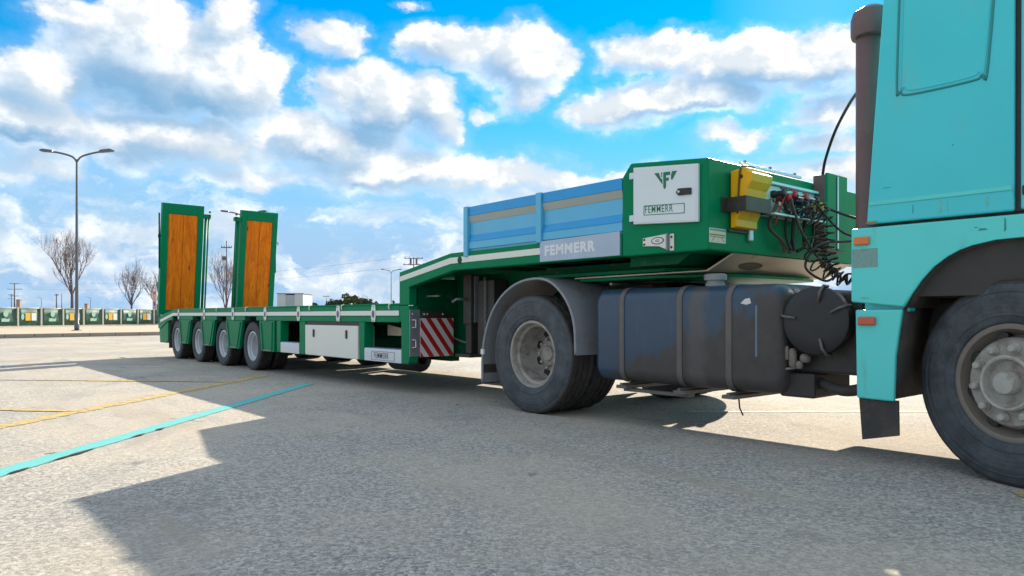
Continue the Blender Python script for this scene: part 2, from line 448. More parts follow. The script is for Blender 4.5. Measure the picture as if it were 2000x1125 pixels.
# ------------------------------------------------------------------ mesh helpers
class MB:
    def __init__(s):
        s.v = []; s.f = []; s.smooth = []

    def add(s, vs_, fs, smooth=False):
        o = len(s.v)
        s.v += [tuple(q) for q in vs_]
        for f in fs:
            s.f.append(tuple(i + o for i in f)); s.smooth.append(smooth)
        return s

    def box(s, x0, x1, y0, y1, z0, z1):
        x0, x1 = sorted((x0, x1)); y0, y1 = sorted((y0, y1)); z0, z1 = sorted((z0, z1))
        v = [(x, y, z) for z in (z0, z1) for y in (y0, y1) for x in (x0, x1)]
        return s.add(v, [(0, 2, 3, 1), (4, 5, 7, 6), (0, 1, 5, 4), (2, 6, 7, 3), (0, 4, 6, 2), (1, 3, 7, 5)])

    def prism(s, poly, a, b, axis='y'):
        """polygon extruded along axis; poly in the two other coordinates in order (x,z)/(y,z)/(x,y)"""
        n = len(poly); A = []; B = []
        for (p, q) in poly:
            if axis == 'y': A.append((p, a, q)); B.append((p, b, q))
            elif axis == 'x': A.append((a, p, q)); B.append((b, p, q))
            else: A.append((p, q, a)); B.append((p, q, b))
        fs = [tuple(range(n)), tuple(range(2 * n - 1, n - 1, -1))]
        fs += [(i, n + i, n + (i + 1) % n, (i + 1) % n) for i in range(n)]
        return s.add(A + B, fs)

    def strip(s, pts, a, b, t, axis='y'):
        """open polyline (x,z) as a sheet of thickness t, extruded along y from a to b"""
        off = []
        for i, p in enumerate(pts):
            p0 = pts[max(0, i - 1)]; p1 = pts[min(len(pts) - 1, i + 1)]
            d = Vector((p1[0] - p0[0], p1[1] - p0[1])).normalized()
            off.append((p[0] - d.y * t, p[1] + d.x * t))
        n = len(pts)
        V = [(p[0], a, p[1]) for p in pts] + [(p[0], b, p[1]) for p in pts] + [(p[0], a, p[1]) for p in off] + [(p[0], b, p[1]) for p in off]
        fs = []
        for i in range(n - 1):
            fs += [(i, i + 1, n + i + 1, n + i), (2 * n + i, 3 * n + i, 3 * n + i + 1, 2 * n + i + 1),
                   (i, 2 * n + i, 2 * n + i + 1, i + 1), (n + i, n + i + 1, 3 * n + i + 1, 3 * n + i)]
        fs += [(0, n, 3 * n, 2 * n), (n - 1, 3 * n - 1, 4 * n - 1, 2 * n - 1)]
        return s.add(V, fs, True)

    def tube(s, pts, r, sides=8, caps=True, smooth=True):
        pts = [Vector(p) for p in pts]
        rs = r if hasattr(r, '__len__') else [r] * len(pts)
        V = []; fs = []
        up = Vector((0, 0, 1))
        t0 = (pts[1] - pts[0]).normalized()
        if abs(t0.dot(up)) > 0.95: up = Vector((1, 0, 0))
        nrm = (up - t0 * up.dot(t0)).normalized()
        for i, p in enumerate(pts):
            t = (pts[min(i + 1, len(pts) - 1)] - pts[max(i - 1, 0)])
            if t.length < 1e-9: t = t0
            t = t.normalized()
            nrm = nrm - t * nrm.dot(t)
            if nrm.length < 1e-6: nrm = t.orthogonal()
            nrm.normalize()
            bn = t.cross(nrm)
            for k_ in range(sides):
                a = 2 * math.pi * k_ / sides
                V.append(p + (nrm * math.cos(a) + bn * math.sin(a)) * rs[i])
        n = len(pts)
        for i in range(n - 1):
            for k_ in range(sides):
                a = i * sides + k_; b = i * sides + (k_ + 1) % sides
                fs.append((a, b, b + sides, a + sides))
        s.add(V, fs, smooth)
        if caps:
            o = len(s.v) - len(V)
            s.f.append(tuple(o + q for q in range(sides - 1, -1, -1))); s.smooth.append(False)
            s.f.append(tuple(o + (n - 1) * sides + q for q in range(sides))); s.smooth.append(False)
        return s

    def lathe(s, prof, seg=32, axis='y', c=(0, 0, 0), smooth=True, mod=None, close=False):
        """prof: list of (radius, along). axis y: along is y; axis z: along is z; axis x"""
        V = []; n = len(prof)
        for k_ in range(seg):
            a = 2 * math.pi * k_ / seg
            for j, (r, h) in enumerate(prof):
                if mod: r = mod(r, h, k_, j)
                ca, sa = math.cos(a) * r, math.sin(a) * r
                q = (ca, h, sa) if axis == 'y' else ((ca, sa, h) if axis == 'z' else (h, ca, sa))
                V.append((q[0] + c[0], q[1] + c[1], q[2] + c[2]))
        fs = []
        for k_ in range(seg):
            k2 = (k_ + 1) % seg
            for j in range(n - 1 + (1 if close else 0)):
                j2 = (j + 1) % n
                if axis == 'z':
                    fs.append((k_ * n + j, k2 * n + j, k2 * n + j2, k_ * n + j2))
                else:
                    fs.append((k_ * n + j, k_ * n + j2, k2 * n + j2, k2 * n + j))
        return s.add(V, fs, smooth)

    def build(s, name, mat, parent=None, bevel=0, seg=2, weld=False, loc=None, auto=35):
        me = bpy.data.meshes.new(name)
        me.from_pydata(s.v, [], s.f)
        if any(s.smooth):
            me.polygons.foreach_set('use_smooth', s.smooth)
        bm = bmesh.new(); bm.from_mesh(me)
        if weld: bmesh.ops.remove_doubles(bm, verts=bm.verts, dist=1e-5)
        bmesh.ops.recalc_face_normals(bm, faces=bm.faces)
        bm.to_mesh(me); bm.free()
        me.materials.append(mat)
        o = bpy.data.objects.new(name, me); COL.objects.link(o)
        if parent: o.parent = parent
        if loc: o.location = loc
        if bevel:
            md = o.modifiers.new('bevel', 'BEVEL'); md.width = bevel; md.segments = seg
            md.limit_method = 'ANGLE'; md.angle_limit = R(auto); md.harden_normals = False
        return o


def smooth_by_angle(o, ang=40):
    me = o.data
    me.polygons.foreach_set('use_smooth', [True] * len(me.polygons))
    me.set_sharp_from_angle(angle=R(ang))


def tag(o, label, cat, group=None):
    o['label'] = label; o['category'] = cat
    if group: o['group'] = group
    return o


def struct(o):
    o['kind'] = 'structure'; return o


def empty(name, loc=(0, 0, 0), rz=0, parent=None):
    o = bpy.data.objects.new(name, None); COL.objects.link(o)
    o.empty_display_size = 0.2
    o.location = loc; o.rotation_euler = (0, 0, rz)
    if parent: o.parent = parent
    return o


def copy_tree(o, parent=None, first=True):
    c = o.copy(); COL.objects.link(c); c.parent = parent
    for ch in list(o.children):
        copy_tree(ch, c)
    return c


def spline(pts, n=8):
    """Catmull-Rom through pts"""
    P = [Vector(p) for p in pts]; out = []
    for i in range(len(P) - 1):
        a = P[max(i - 1, 0)]; b = P[i]; c = P[i + 1]; d = P[min(i + 2, len(P) - 1)]
        for k_ in range(n):
            t = k_ / n
            out.append(0.5 * ((2 * b) + (c - a) * t + (2 * a - 5 * b + 4 * c - d) * t * t + (3 * b - a - 3 * c + d) * t ** 3))
    out.append(P[-1])
    return out


def text_mesh(txt, height, bold=0.0, width=None):
    cu = bpy.data.curves.new('txt', 'FONT'); cu.body = txt; cu.size = 1.0; cu.offset = bold
    cu.resolution_u = 3; cu.space_character = 1.14
    ob = bpy.data.objects.new('txt', cu); COL.objects.link(ob)
    me = bpy.data.meshes.new_from_object(ob)
    vs_ = [v.co.copy() for v in me.vertices]; fs = [tuple(p.vertices) for p in me.polygons]
    bpy.data.objects.remove(ob); bpy.data.curves.remove(cu); bpy.data.meshes.remove(me)
    x0 = min(v.x for v in vs_); x1 = max(v.x for v in vs_); y0 = min(v.y for v in vs_); y1 = max(v.y for v in vs_)
    sy = height / (y1 - y0); sx = (width / (x1 - x0)) if width else sy
    return [((v.x - x0) * sx, (v.y - y0) * sy) for v in vs_], fs


def lettering(name, txt, x, y, z, height, width, mat, parent, bold=0.02, slope=0.0):
    uv, fs = text_mesh(txt, height, bold, width)
    mb = MB(); mb.add([(x + u, y, z + v + slope * u) for u, v in uv], fs)
    me = bpy.data.meshes.new(name); me.from_pydata(mb.v, [], mb.f); me.materials.append(mat)
    o = bpy.data.objects.new(name, me); COL.objects.link(o); o.parent = parent
    return o


# ------------------------------------------------------------------ the vehicles' own frame (x forward, y left, z up)
FWD = Vector((0.648, -0.7616)).normalized()
LEFT = Vector((-FWD.y, FWD.x))
ORG = Vector((0.18, 6.42)) + 1.25 * LEFT
VROT = math.atan2(FWD.y, FWD.x)


def W(x, y, z=0.0):
    p = ORG + FWD * x + LEFT * y
    return Vector((p.x, p.y, z))


# ------------------------------------------------------------------ ground, lines, kerb, pavement
g = MB().add([(-1500, -1500, 0), (1500, -1500, 0), (1500, 3000, 0), (-1500, 3000, 0)], [(0, 1, 2, 3)]).build('ground', M['asphalt'])
struct(g)


def ragged_line(name, x0, y0, x1, y1, wd, mat, z=0.004, seed=1, rag=0.012, n=60, w_end=None):
    rnd = random.Random(seed)
    d = Vector((x1 - x0, y1 - y0)); L = d.length; d.normalize(); p = Vector((-d.y, d.x))
    V = []
    for i in range(n + 1):
        c = Vector((x0, y0)) + d * L * i / n
        ww = wd if w_end is None else wd + (w_end - wd) * i / n
        a = c + p * (ww / 2 + rnd.uniform(-rag, rag)); b = c - p * (ww / 2 + rnd.uniform(-rag, rag))
        V += [(a.x, a.y, z), (b.x, b.y, z)]
    return struct(MB().add(V, [(2 * i, 2 * i + 1, 2 * i + 3, 2 * i + 2) for i in range(n)]).build(name, mat))


ragged_line('cyan_line', -2.99, 0.4, -2.60, 9.3, 0.15, M['cyan_line'], seed=3, rag=0.008, n=120)
ragged_line('yellow_line', -4.45, 0.4, -3.60, 10.6, 0.17, M['yellow_line'], seed=4, rag=0.022, n=140)
ragged_line('yellow_line', -9.0, 7.18, -3.95, 6.60, 0.13, M['yellow_line'], seed=5, rag=0.018, n=80, z=0.006)
ragged_line('yellow_line', -12.0, 10.30, -3.66, 9.50, 0.11, M['yellow_line'], seed=6, rag=0.018, n=100, z=0.006)
ragged_line('white_line', 1.6, 6.53, 7.5, 6.53, 0.07, M['white_line'], seed=7, rag=0.008)
ragged_line('yellow_line', 2.45, 3.52, 3.6, 3.35, 0.12, M['yellow_line'], seed=8, rag=0.02, n=30)
ragged_line('white_line', -19.0, 13.4, -6.0, 12.35, 0.10, M['white_line'], seed=9, rag=0.015, n=60)
# torn black edge of the cyan line
rnd = random.Random(11)
for (ya, yb) in ((3.95, 4.12), (4.28, 4.75), (5.12, 5.32), (5.45, 5.6)):
    n = 10; V = []
    for i in range(n + 1):
        y = ya + (yb - ya) * i / n
        xr = -2.99 + (y - 0.4) * 0.0438 + 0.072
        h = 0.024 * math.sin(math.pi * i / n) * rnd.uniform(.5, 1.2)
        V += [(xr - h * .6, y, 0.0075), (xr + h, y, 0.0075)]
    struct(MB().add(V, [(2 * i, 2 * i + 1, 2 * i + 3, 2 * i + 2) for i in range(n)]).build('tar_strip', M['tar']))

KD = Vector((0.648, 0.762)).normalized(); KN = Vector((-KD.y, KD.x)); K0 = Vector((-19.6, 27.9))


def kpt(s, o): return K0 + KD * s + KN * o


def kquad(s0, s1, o0, o1):
    return [tuple(kpt(s, o)) for s, o in ((s0, o0), (s1, o0), (s1, o1), (s0, o1))]


struct(MB().prism(kquad(-60, 400, 0.16, 30.0), 0.02, 0.150, 'z').build('pavement', M['paving']))
kb = struct(MB().prism(kquad(-60, 400, -0.02, 0.0), -.02, 0.05, 'z').build('kerb', M['kerb']))
for i in range(44):                                     # kerb stones one by one
    s0 = -18 + i * 1.0
    MB().prism(kquad(s0 + .012, s0 + .988, 0.0, 0.155), 0.0, 0.162, 'z').build('kerb_stone', M['kerb'], kb, bevel=0.015)
MB().prism(kquad(-60, -18, 0.0, 0.155), 0.0, 0.162, 'z').build('kerb_run', M['kerb'], kb)
MB().prism(kquad(26, 400, 0.0, 0.155), 0.0, 0.162, 'z').build('kerb_run', M['kerb'], kb)
struct(MB().prism(kquad(-600, 1500, 30.0, 900.0), 0.0, 0.154, 'z').build('field', M['field']))


# ------------------------------------------------------------------ wheels
def tyre_mesh(name, Rr, wd, rim, parent, mat, seg=96, lug=0.010, bead=None):
    """outer face looks towards -y; centred on y=0"""
    h = wd / 2
    prof = [(rim * .985, -h * .66), (rim + .008, -h * .80), (rim + .02, -h * .90), (rim + (Rr - rim) * .22, -h * .965), (rim + (Rr - rim) * .235, -h * .992), (rim + (Rr - rim) * .265, -h * .994), (rim + (Rr - rim) * .28, -h * .975), (rim + (Rr - rim) * .42, -h * 1.0),
            (rim + (Rr - rim) * .62, -h * .985), (rim + (Rr - rim) * .66, -h * .99), (rim + (Rr - rim) * .73, -h * .955), (rim + (Rr - rim) * .745, -h * .978), (rim + (Rr - rim) * .775, -h * .970), (rim + (Rr - rim) * .79, -h * .942), (rim + (Rr - rim) * .82, -h * .93), (Rr - .022, -h * .885), (Rr - .008, -h * .85),
            (Rr, -h * .78), (Rr, -h * .50), (Rr - .012, -h * .47), (Rr - .012, -h * .40), (Rr, -h * .37), (Rr, -h * .05), (Rr - .012, -h * .03)]
    prof = prof + [(r, -y) for r, y in reversed(prof)]
    n = len(prof)

    def mod(r, y, k_, j):
        if r > Rr - .03 and abs(y) < h * .80 and k_ % 3 == (1 if y < 0 else 2):
            return r - lug
        return r
    mb = MB().lathe(prof, seg, 'y', mod=mod)
    o = mb.build(name, mat, parent)
    smooth_by_angle(o, 30)
    o.data.materials.append(M['tread'])
    for p in o.data.polygons:
        c = p.center
        if math.hypot(c.x, c.z) > Rr - .024 and abs(c.y) < h * .885: p.material_index = 1
    return o


def ellipse_disc(mb, cx, cz, y, ra, rb, ang, n=14, depth=.004):
    ca, sa = math.cos(ang), math.sin(ang)
    poly = []
    for i in range(n):
        t = 2 * math.pi * i / n
        u, v_ = ra * math.cos(t), rb * math.sin(t)
        poly.append((cx + u * ca - v_ * sa, cz + u * sa + v_ * ca))
    mb.prism(poly, y, y + depth, 'y')
    return mb


def make_dual_wheel(Rr, wd, rim, truck):
    """two tyres side by side, outer wheel deeply dished; outer face at y = -wd/2 of the outer tyre, origin at outer tyre centre"""
    e = empty('wheel')
    tm = M['tyre_truck'] if truck else M['tyre']
    tyre_mesh('tyre', Rr, wd, rim, e, tm)
    inner = tyre_mesh('tyre', Rr, wd, rim, e, tm, seg=72)
    inner.location = (0, wd + .045, 0)
    h = wd / 2
    rm = M['rim_dirty'] if truck else M['rim']
    lip = MB().lathe([(rim * .97, -h * .60), (rim + .012, -h * .74), (rim + .014, -h * .80), (rim + .004, -h * .835), (rim - .012, -h * .82), (rim - .02, -h * .70),
                      (rim - .022, -h * .45), (rim - .045, -h * .35), (rim - .052, h * .1), (rim - .06, h * .72), (rim - .085, h * .95)], 64)
    o = lip.build('rim', rm, e); smooth_by_angle(o, 50)
    d0 = h * .95
    disc = MB().lathe([(rim - .085, d0), (rim - .10, d0 + .012), (rim * .58, d0 - .004), (rim * .54, d0 - .02), (rim * .50, d0 - .022), (0.001, d0 - .022)], 64)
    o = disc.build('disc', rm, e); smooth_by_angle(o, 40)
    for i in range(8):
        a = 2 * math.pi * (i + .5) / 8
        rr = rim * .66 if truck else rim * .60
        mb = MB(); ellipse_disc(mb, math.cos(a) * rr, math.sin(a) * rr, d0 - .012, .038 if truck else .022, .029 if truck else .017, a + math.pi / 2, depth=.02)
        mb.build('hand_hole', M['black'], e)
    hb = MB().lathe([(rim * .40, d0 - .02), (rim * .39, d0 - .05), (rim * .36, d0 - .058), (rim * .26, d0 - .062), (rim * .22, d0 - .078), (rim * .10, d0 - .082), (.001, d0 - .082)], 32)
    o = hb.build('hub', rm, e); smooth_by_angle(o, 35)
    for i in range(10):
        a = 2 * math.pi * i / 10
        mb = MB().lathe([(.017, d0 - .022), (.017, d0 - .045), (.012, d0 - .052), (.001, d0 - .052)], 6, 'y', c=(math.cos(a) * rim * .47, 0, math.sin(a) * rim * .47), smooth=False)
        mb.build('wheel_nut', M['hub'], e)
    return e


def make_front_wheel(Rr, wd, rim):
    e = empty('wheel')
    tyre_mesh('tyre', Rr, wd, rim, e, M['tyre_truck'], seg=120, lug=0.002)
    h = wd / 2
    lip = MB().lathe([(rim * .97, -h * .60), (rim + .012, -h * .76), (rim + .014, -h * .84), (rim + .002, -h * .865), (rim - .014, -h * .84), (rim - .022, -h * .66), (rim - .030, -h * .50),
                      (rim - .045, -h * .30), (rim - .07, -h * .28)], 72)
    o = lip.build('rim', M['rim_lip'], e); smooth_by_angle(o, 50)
    y0 = -h * .30
    yf = -h * .86
    disc = MB().lathe([(rim - .07, y0), (rim - .055, y0 - .02), (rim * .80, yf + .03), (rim * .765, yf + .008), (rim * .74, yf), (rim * .48, yf), (.001, yf + .002)], 72)
    o = disc.build('disc', M['rim_dirty'], e); smooth_by_angle(o, 40)
    for i in range(8):
        a = 2 * math.pi * (i + .35) / 8
        rr = rim * .845
        mb = MB(); ellipse_disc(mb, math.cos(a) * rr, math.sin(a) * rr, -h * .63, .033, .020, a + math.pi / 2, depth=.03)
        mb.build('hand_hole', M['black'], e)
    hb = MB().lathe([(rim * .50, yf + .002), (rim * .49, yf - .030), (rim * .46, yf - .038), (rim * .425, yf - .034), (rim * .40, yf - .010), (rim * .36, yf + .018), (rim * .30, yf + .022),
                     (rim * .27, yf + .004), (rim * .23, yf + .002)], 48)
    o = hb.build('hub', M['hub'], e); smooth_by_angle(o, 40)
    cp = MB().lathe([(rim * .205, yf + .01), (rim * .20, yf - .045), (rim * .18, yf - .056), (.001, yf - .058)], 40)
    o = cp.build('hub_cap', M['hub'], e); smooth_by_angle(o, 40)
    for i in range(10):
        a = 2 * math.pi * (i + .25) / 10
        c = (math.cos(a) * rim * .62, 0, math.sin(a) * rim * .62)
        mb = MB().lathe([(.026, yf + .003), (.026, yf - .008), (.0215, yf - .010), (.0215, yf - .030), (.016, yf - .040), (.001, yf - .042)], 12, 'y', c=c)
        o = mb.build('wheel_nut', M['hub'], e); smooth_by_angle(o, 35)
    return e


# ------------------------------------------------------------------ low-bed trailer
trailer = empty('lowbed_trailer', W(0, 0, 0), VROT)
tag(trailer, 'green four-axle low-bed trailer with raised gooseneck and upright timber ramps', 'trailer')
G, GD = M['green'], M['green_dark']
WX = (-6.75, -8.11, -9.47, -10.83)

for s in (-1, 1):
    # side rail: continuous upper part, lower lip only between the wheel arches
    MB().box(-11.0, -2.235, s * 1.25, s * 1.13, .865, .998).build('side_rail', G, trailer, bevel=.006)
    cuts = [-2.235] + [v for x in WX for v in (x + .26, x - .24)] + [-11.0]
    for i in range(0, len(cuts), 2):
        MB().box(cuts[i + 1], cuts[i], s * 1.25, s * 1.15, .797, .8645).build('rail_lip', G, trailer, bevel=.005)
    MB().tube([(-11.0, s * 1.238, .996), (-2.24, s * 1.238, .996)], .017, 10).build('rub_rail', G, trailer)
    MB().box(-11.0, -2.24, s * 1.25, s * 1.2545, .874, .930).build('reflective_stripe', M['stripe'], trailer)
    # sloping tail of the rail
    MB().prism([(-11.0, .998), (-11.0, .80), (-11.42, .765), (-11.95, .60), (-12.10, .60), (-12.10, .80), (-11.92, .86)], s * 1.25, s * 1.13).build('rail_tail', G, trailer, bevel=.006)
    MB().prism([(-11.0, .930), (-11.0, .874), (-11.93, .735), (-11.93, .79)], s * 1.25, s * 1.2545).build('reflective_stripe', M['stripe'], trailer)
    MB().tube([(-11.0, s * 1.238, .996), (-11.92, s * 1.238, .862)], .017, 10).build('rub_rail', G, trailer)
    # posts and bays
    MB().prism([(-2.235, .985), (-2.03, .985), (-2.03, .36), (-2.06, .335), (-2.19, .335), (-2.2, .80), (-2.235, .81)], s * 1.25, s * 1.13).build('post', G, trailer, bevel=.008)
    for (a, b) in ((-3.175, -3.035), (-4.895, -4.705), (-5.70, -5.545)):
        MB().prism([(a, .795), (b, .795), (b - .015, .335), (a + .015, .335)], s * 1.247, s * 1.12).build('post', G, trailer, bevel=.006)
    # pillar-like guards between the wheels
    for (ta, tb, ba, bb) in ((-6.39, -5.78, -6.31, -5.80), (-7.90, -7.10, -7.78, -7.26), (-9.26, -8.46, -9.14, -8.64), (-10.62, -9.84, -10.50, -10.02)):
        y1 = 1.246
        g_ = MB().prism([(ta, .795), (tb, .795), (bb, .325), (ba, .325)], s * y1, s * 1.19).build('wheel_guard', G, trailer, bevel=.008)
        MB().prism([(ta + .07, .77), (ta + .10, .77), (ba + .10, .35), (ba + .07, .35)], s * (y1 + .012), s * (y1 + .0005)).build('stiffener', G, g_, bevel=.004)
        MB().prism([(tb - .10, .77), (tb - .07, .77), (bb - .07, .35), (bb - .10, .35)], s * (y1 + .012), s * (y1 + .0005)).build('stiffener', G, g_, bevel=.004)
        MB().box(ba + .12, bb - .12, s * (y1 + .010), s * (y1 + .0005), .335, .352).build('rail_foot', M['greymetal'], g_)
    for x in WX:
        pts = [(x - .50, .52), (x - .44, .70), (x - .25, .855), (x + .26, .855), (x + .42, .70), (x + .46, .52)]
        MB().strip(pts, s * 1.22, s * .60, .012).build('wheel_arch_liner', M['black'], trailer)
    # silver bay sills
    for (a, b) in ((-3.035, -2.195), (-5.545, -4.905)):
        sl = MB().prism([(1.250, .335), (1.250, .478), (1.238, .490), (1.08, .490), (1.08, .478), (1.225, .470), (1.225, .335)] if s > 0 else
                   [(-1.250, .335), (-1.250, .478), (-1.238, .490), (-1.08, .490), (-1.08, .478), (-1.225, .470), (-1.225, .335)], a, b, 'x').build('bay_sill', M['silver'], trailer, bevel=.004)
        if s < 0 and a > -4:
            lettering('lettering', 'FEMMERR', -2.80, -1.2515, .372, .068, .33, M['logo_black'], sl, .003)
            fr = MB()
            for (x0, x1, z0, z1) in ((-2.86, -2.34, .450, .454), (-2.86, -2.34, .352, .356), (-2.86, -2.856, .356, .450), (-2.344, -2.34, .356, .450)):
                fr.box(x0, x1, -1.2525, -1.2505, z0, z1)
            fr.build('lettering_frame', M['logo_black'], sl)
    # toolbox
    tb_ = MB().box(-4.69, -3.19, s * 1.256, s * 1.02, .337, .748).build('toolbox', M['white'], trailer, bevel=.008)
    MB().box(-4.69, -3.19, s * 1.235, s * 1.05, .749, .795).build('toolbox_hanger', M['black'], trailer)
    for x in (-4.41, -3.475):
        hd = MB().box(x - .022, x + .022, s * 1.268, s * 1.2565, .585, .690).build('latch', M['black'], tb_, bevel=.006)
        MB().box(x - .012, x + .012, s * 1.276, s * 1.2685, .60, .645).build('latch_handle', M['greymetal'], tb_, bevel=.003)
    # tail box and rear flap
    MB().prism([(-12.08, .60), (-11.95, .598), (-11.42, .762), (-11.42, .36), (-11.55, .30), (-12.02, .30)], s * 1.235, s * .75).build('tail_box', G, trailer, bevel=.01)
    MB().box(-11.405, -11.385, s * 1.22, s * .70, .20, .79).build('mud_flap', M['flap'], trailer)
    # longitudinal frame beams
    MB().box(-11.9, -5.0, s * .62, s * .50, .44, .93).build('frame_beam', GD, trailer)
    MB().box(-5.0, -2.12, s * .62, s * .50, .34, .585).build('frame_beam', GD, trailer)
    MB().box(-5.0, -2.12, s * .62, s * .50, .80, .93).build('frame_beam', GD, trailer)

MB().box(-11.0, -2.1, -1.13, 1.13, .935, .985).build('deck_floor', GD, trailer)
MB().prism([(-11.0, .935), (-11.0, .985), (-12.0, .84), (-12.0, .79)], -1.13, 1.13).build('deck_tail', GD, trailer)
for x in (-2.9, -3.7, -4.6, -5.6, -6.1, -7.43, -8.79, -10.15, -11.6):
    MB().box(x - .05, x + .05, -1.12, 1.12, .80, .934).build('cross_member', GD, trailer)
MB().prism([(-4.9, .90), (-4.8, .93), (-2.9, .66), (-2.95, .62)], -.18, -.10).build('brace', M['dark'], trailer)
MB().box(-12.09, -11.99, -.74, .74, .36, .78).build('rear_beam', G, trailer, bevel=.01)
MB().tube([(-12.05, -1.0, .52), (-12.4, -1.06, .50), (-12.55, -1.08, .46)], .022, 8).build('tail_hook', M['black'], trailer)
for s in (-1, 1):
    for dz_ in (0, .07):
        MB().lathe([(.001, -12.10), (.035, -12.102), (.035, -12.09), (.001, -12.088)], 16, 'x', c=(0, s * 1.05, .47 + dz_)).build('tail_lamp', M['red_lens'], trailer)

# axles and wheels
dual = make_dual_wheel(.39, .215, .228, False)
for i, x in enumerate(WX):
    MB().tube([(x, -1.0, .385), (x, 1.0, .385)], .065, 12).build('axle', M['dark'], trailer)
    for s in (-1, 1):
        o = dual if (i == 0 and s < 0) else copy_tree(dual)
        o.parent = trailer; o.location = (x, s * 1.118, .385)
        o.rotation_euler = (0, R(37 * i), 0 if s < 0 else math.pi)

# lashing rings on the near rail
for x in (-10.59, -9.0, -7.51, -6.11, -4.90, -3.70, -2.80):
    pl = MB().prism([(x - .035, .80), (x + .035, .80), (x + .052, .86), (x + .052, .94), (x + .035, 1.0), (x - .035, 1.0), (x - .052, .94), (x - .052, .86)], -1.2625, -1.2550).build('lashing_plate', M['stripe'], trailer, bevel=.002)
    mb = MB(); ellipse_disc(mb, x, .892, -1.2665, .028, .046, 0, 18, .0038); mb.build('lashing_ring', M['purple'], pl)
    for z in (.815, .982):
        MB().lathe([(.008, -1.263), (.008, -1.268), (.001, -1.269)], 8, 'y', c=(x, 0, z)).build('bolt', M['greymetal'], pl)
for x in (-4.52, -3.58, -2.42, -6.9, -8.3):
    MB().tube([(x, -1.235, 1.01), (x - .015, -1.262, 1.005), (x - .02, -1.266, .975), (x - .005, -1.266, .945)], .008, 6).build('rail_hook', M['stripe'], trailer)

# gooseneck
for s in (-1, 1):
    MB().prism([(-2.235, .99), (-2.235, 1.36), (-1.25, 1.51), (1.04, 1.51), (1.04, 1.34), (-1.20, 1.34), (-2.03, 1.195), (-2.03, .99)], s * 1.25, s * 1.15).build('neck_side', G, trailer, bevel=.008)
    MB().strip([(-2.03, 1.190), (-1.20, 1.335), (1.04, 1.335)], s * 1.256, s * 1.12, .012).build('neck_flange', G, trailer)
    MB().prism([(-2.235, 1.252), (-2.235, 1.306), (-1.25, 1.462), (.108, 1.466), (.108, 1.410), (-1.24, 1.402)], s * 1.2545, s * 1.2505).build('reflective_stripe', M['stripe'], trailer)
    MB().prism([(-2.1, .40), (-1.18, .42), (-1.05, .60), (-.85, 1.0), (-.55, 1.17), (-.1, 1.22), (1.5, 1.235), (1.5, 1.33), (-2.1, 1.33)], s * .58, s * .50).build('neck_web', GD, trailer)
MB().box(-2.12, -2.04, -1.13, 1.13, .42, 1.29).build('neck_bulkhead', GD, trailer)
MB().prism([(-2.2, 1.30), (-1.25, 1.445), (1.04, 1.445), (1.04, 1.495), (-1.25, 1.495), (-2.2, 1.35)], -1.145, 1.145).build('neck_floor', G, trailer)
for x in (-1.0, -.45, .1, .65):
    MB().box(x - .04, x + .04, -1.14, 1.14, 1.345, 1.444).build('cross_member', GD, trailer)
# flush tie-down cup by the kink
MB().lathe([(.020, -1.255), (.035, -1.258), (.035, -1.2505)], 16, 'y', c=(-1.08, 0, 1.43)).build('tie_cup', GD, trailer)
MB().lathe([(.001, -1.2555), (.020, -1.2555)], 16, 'y', c=(-1.08, 0, 1.43)).build('tie_cup_hole', M['black'], trailer)
# king pin plate under the nose
MB().prism([(-.35, -.86), (1.15, -.86), (1.45, -.62), (1.5, -.30), (1.5, .30), (1.45, .62), (1.15, .86), (-.35, .86)], 1.225, 1.255, 'z').build('coupling_plate', G, trailer, bevel=.004)
MB().prism([(-.30, -.80), (1.1, -.80), (1.40, -.58), (1.45, -.28), (1.45, .28), (1.40, .58), (1.1, .80), (-.30, .80)], 1.2555, 1.325, 'z').build('coupling_box', GD, trailer)
mb = MB()
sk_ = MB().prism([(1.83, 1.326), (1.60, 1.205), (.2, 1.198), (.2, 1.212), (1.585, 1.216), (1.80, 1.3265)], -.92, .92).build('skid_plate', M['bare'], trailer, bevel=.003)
zs = lambda x: 1.205 + (x - 1.60) * .526
ring = [(1.70 + .045 * math.sin(t * math.pi / 12), -.50 + .16 * math.cos(t * math.pi / 12)) for t in range(24)]
mb.add([(x + .003, y, zs(x) - .003) for x, y in ring], [tuple(range(24))])
mb.build('access_hole', M['black'], sk_)
MB().prism([(.25, -.90), (1.1, -.90), (1.60, -.70), (1.66, -.40), (1.66, .40), (1.60, .70), (1.1, .90), (.25, .90)], 1.172, 1.196, 'z').build('rub_plate', G, sk_, bevel=.004)
MB().lathe([(.045, 1.05), (.045, 1.10), (.030, 1.105), (.030, 1.15), (.045, 1.155), (.07, 1.224)], 20, 'z', c=(.45, 0, 0)).build('king_pin', M['dark'], trailer)

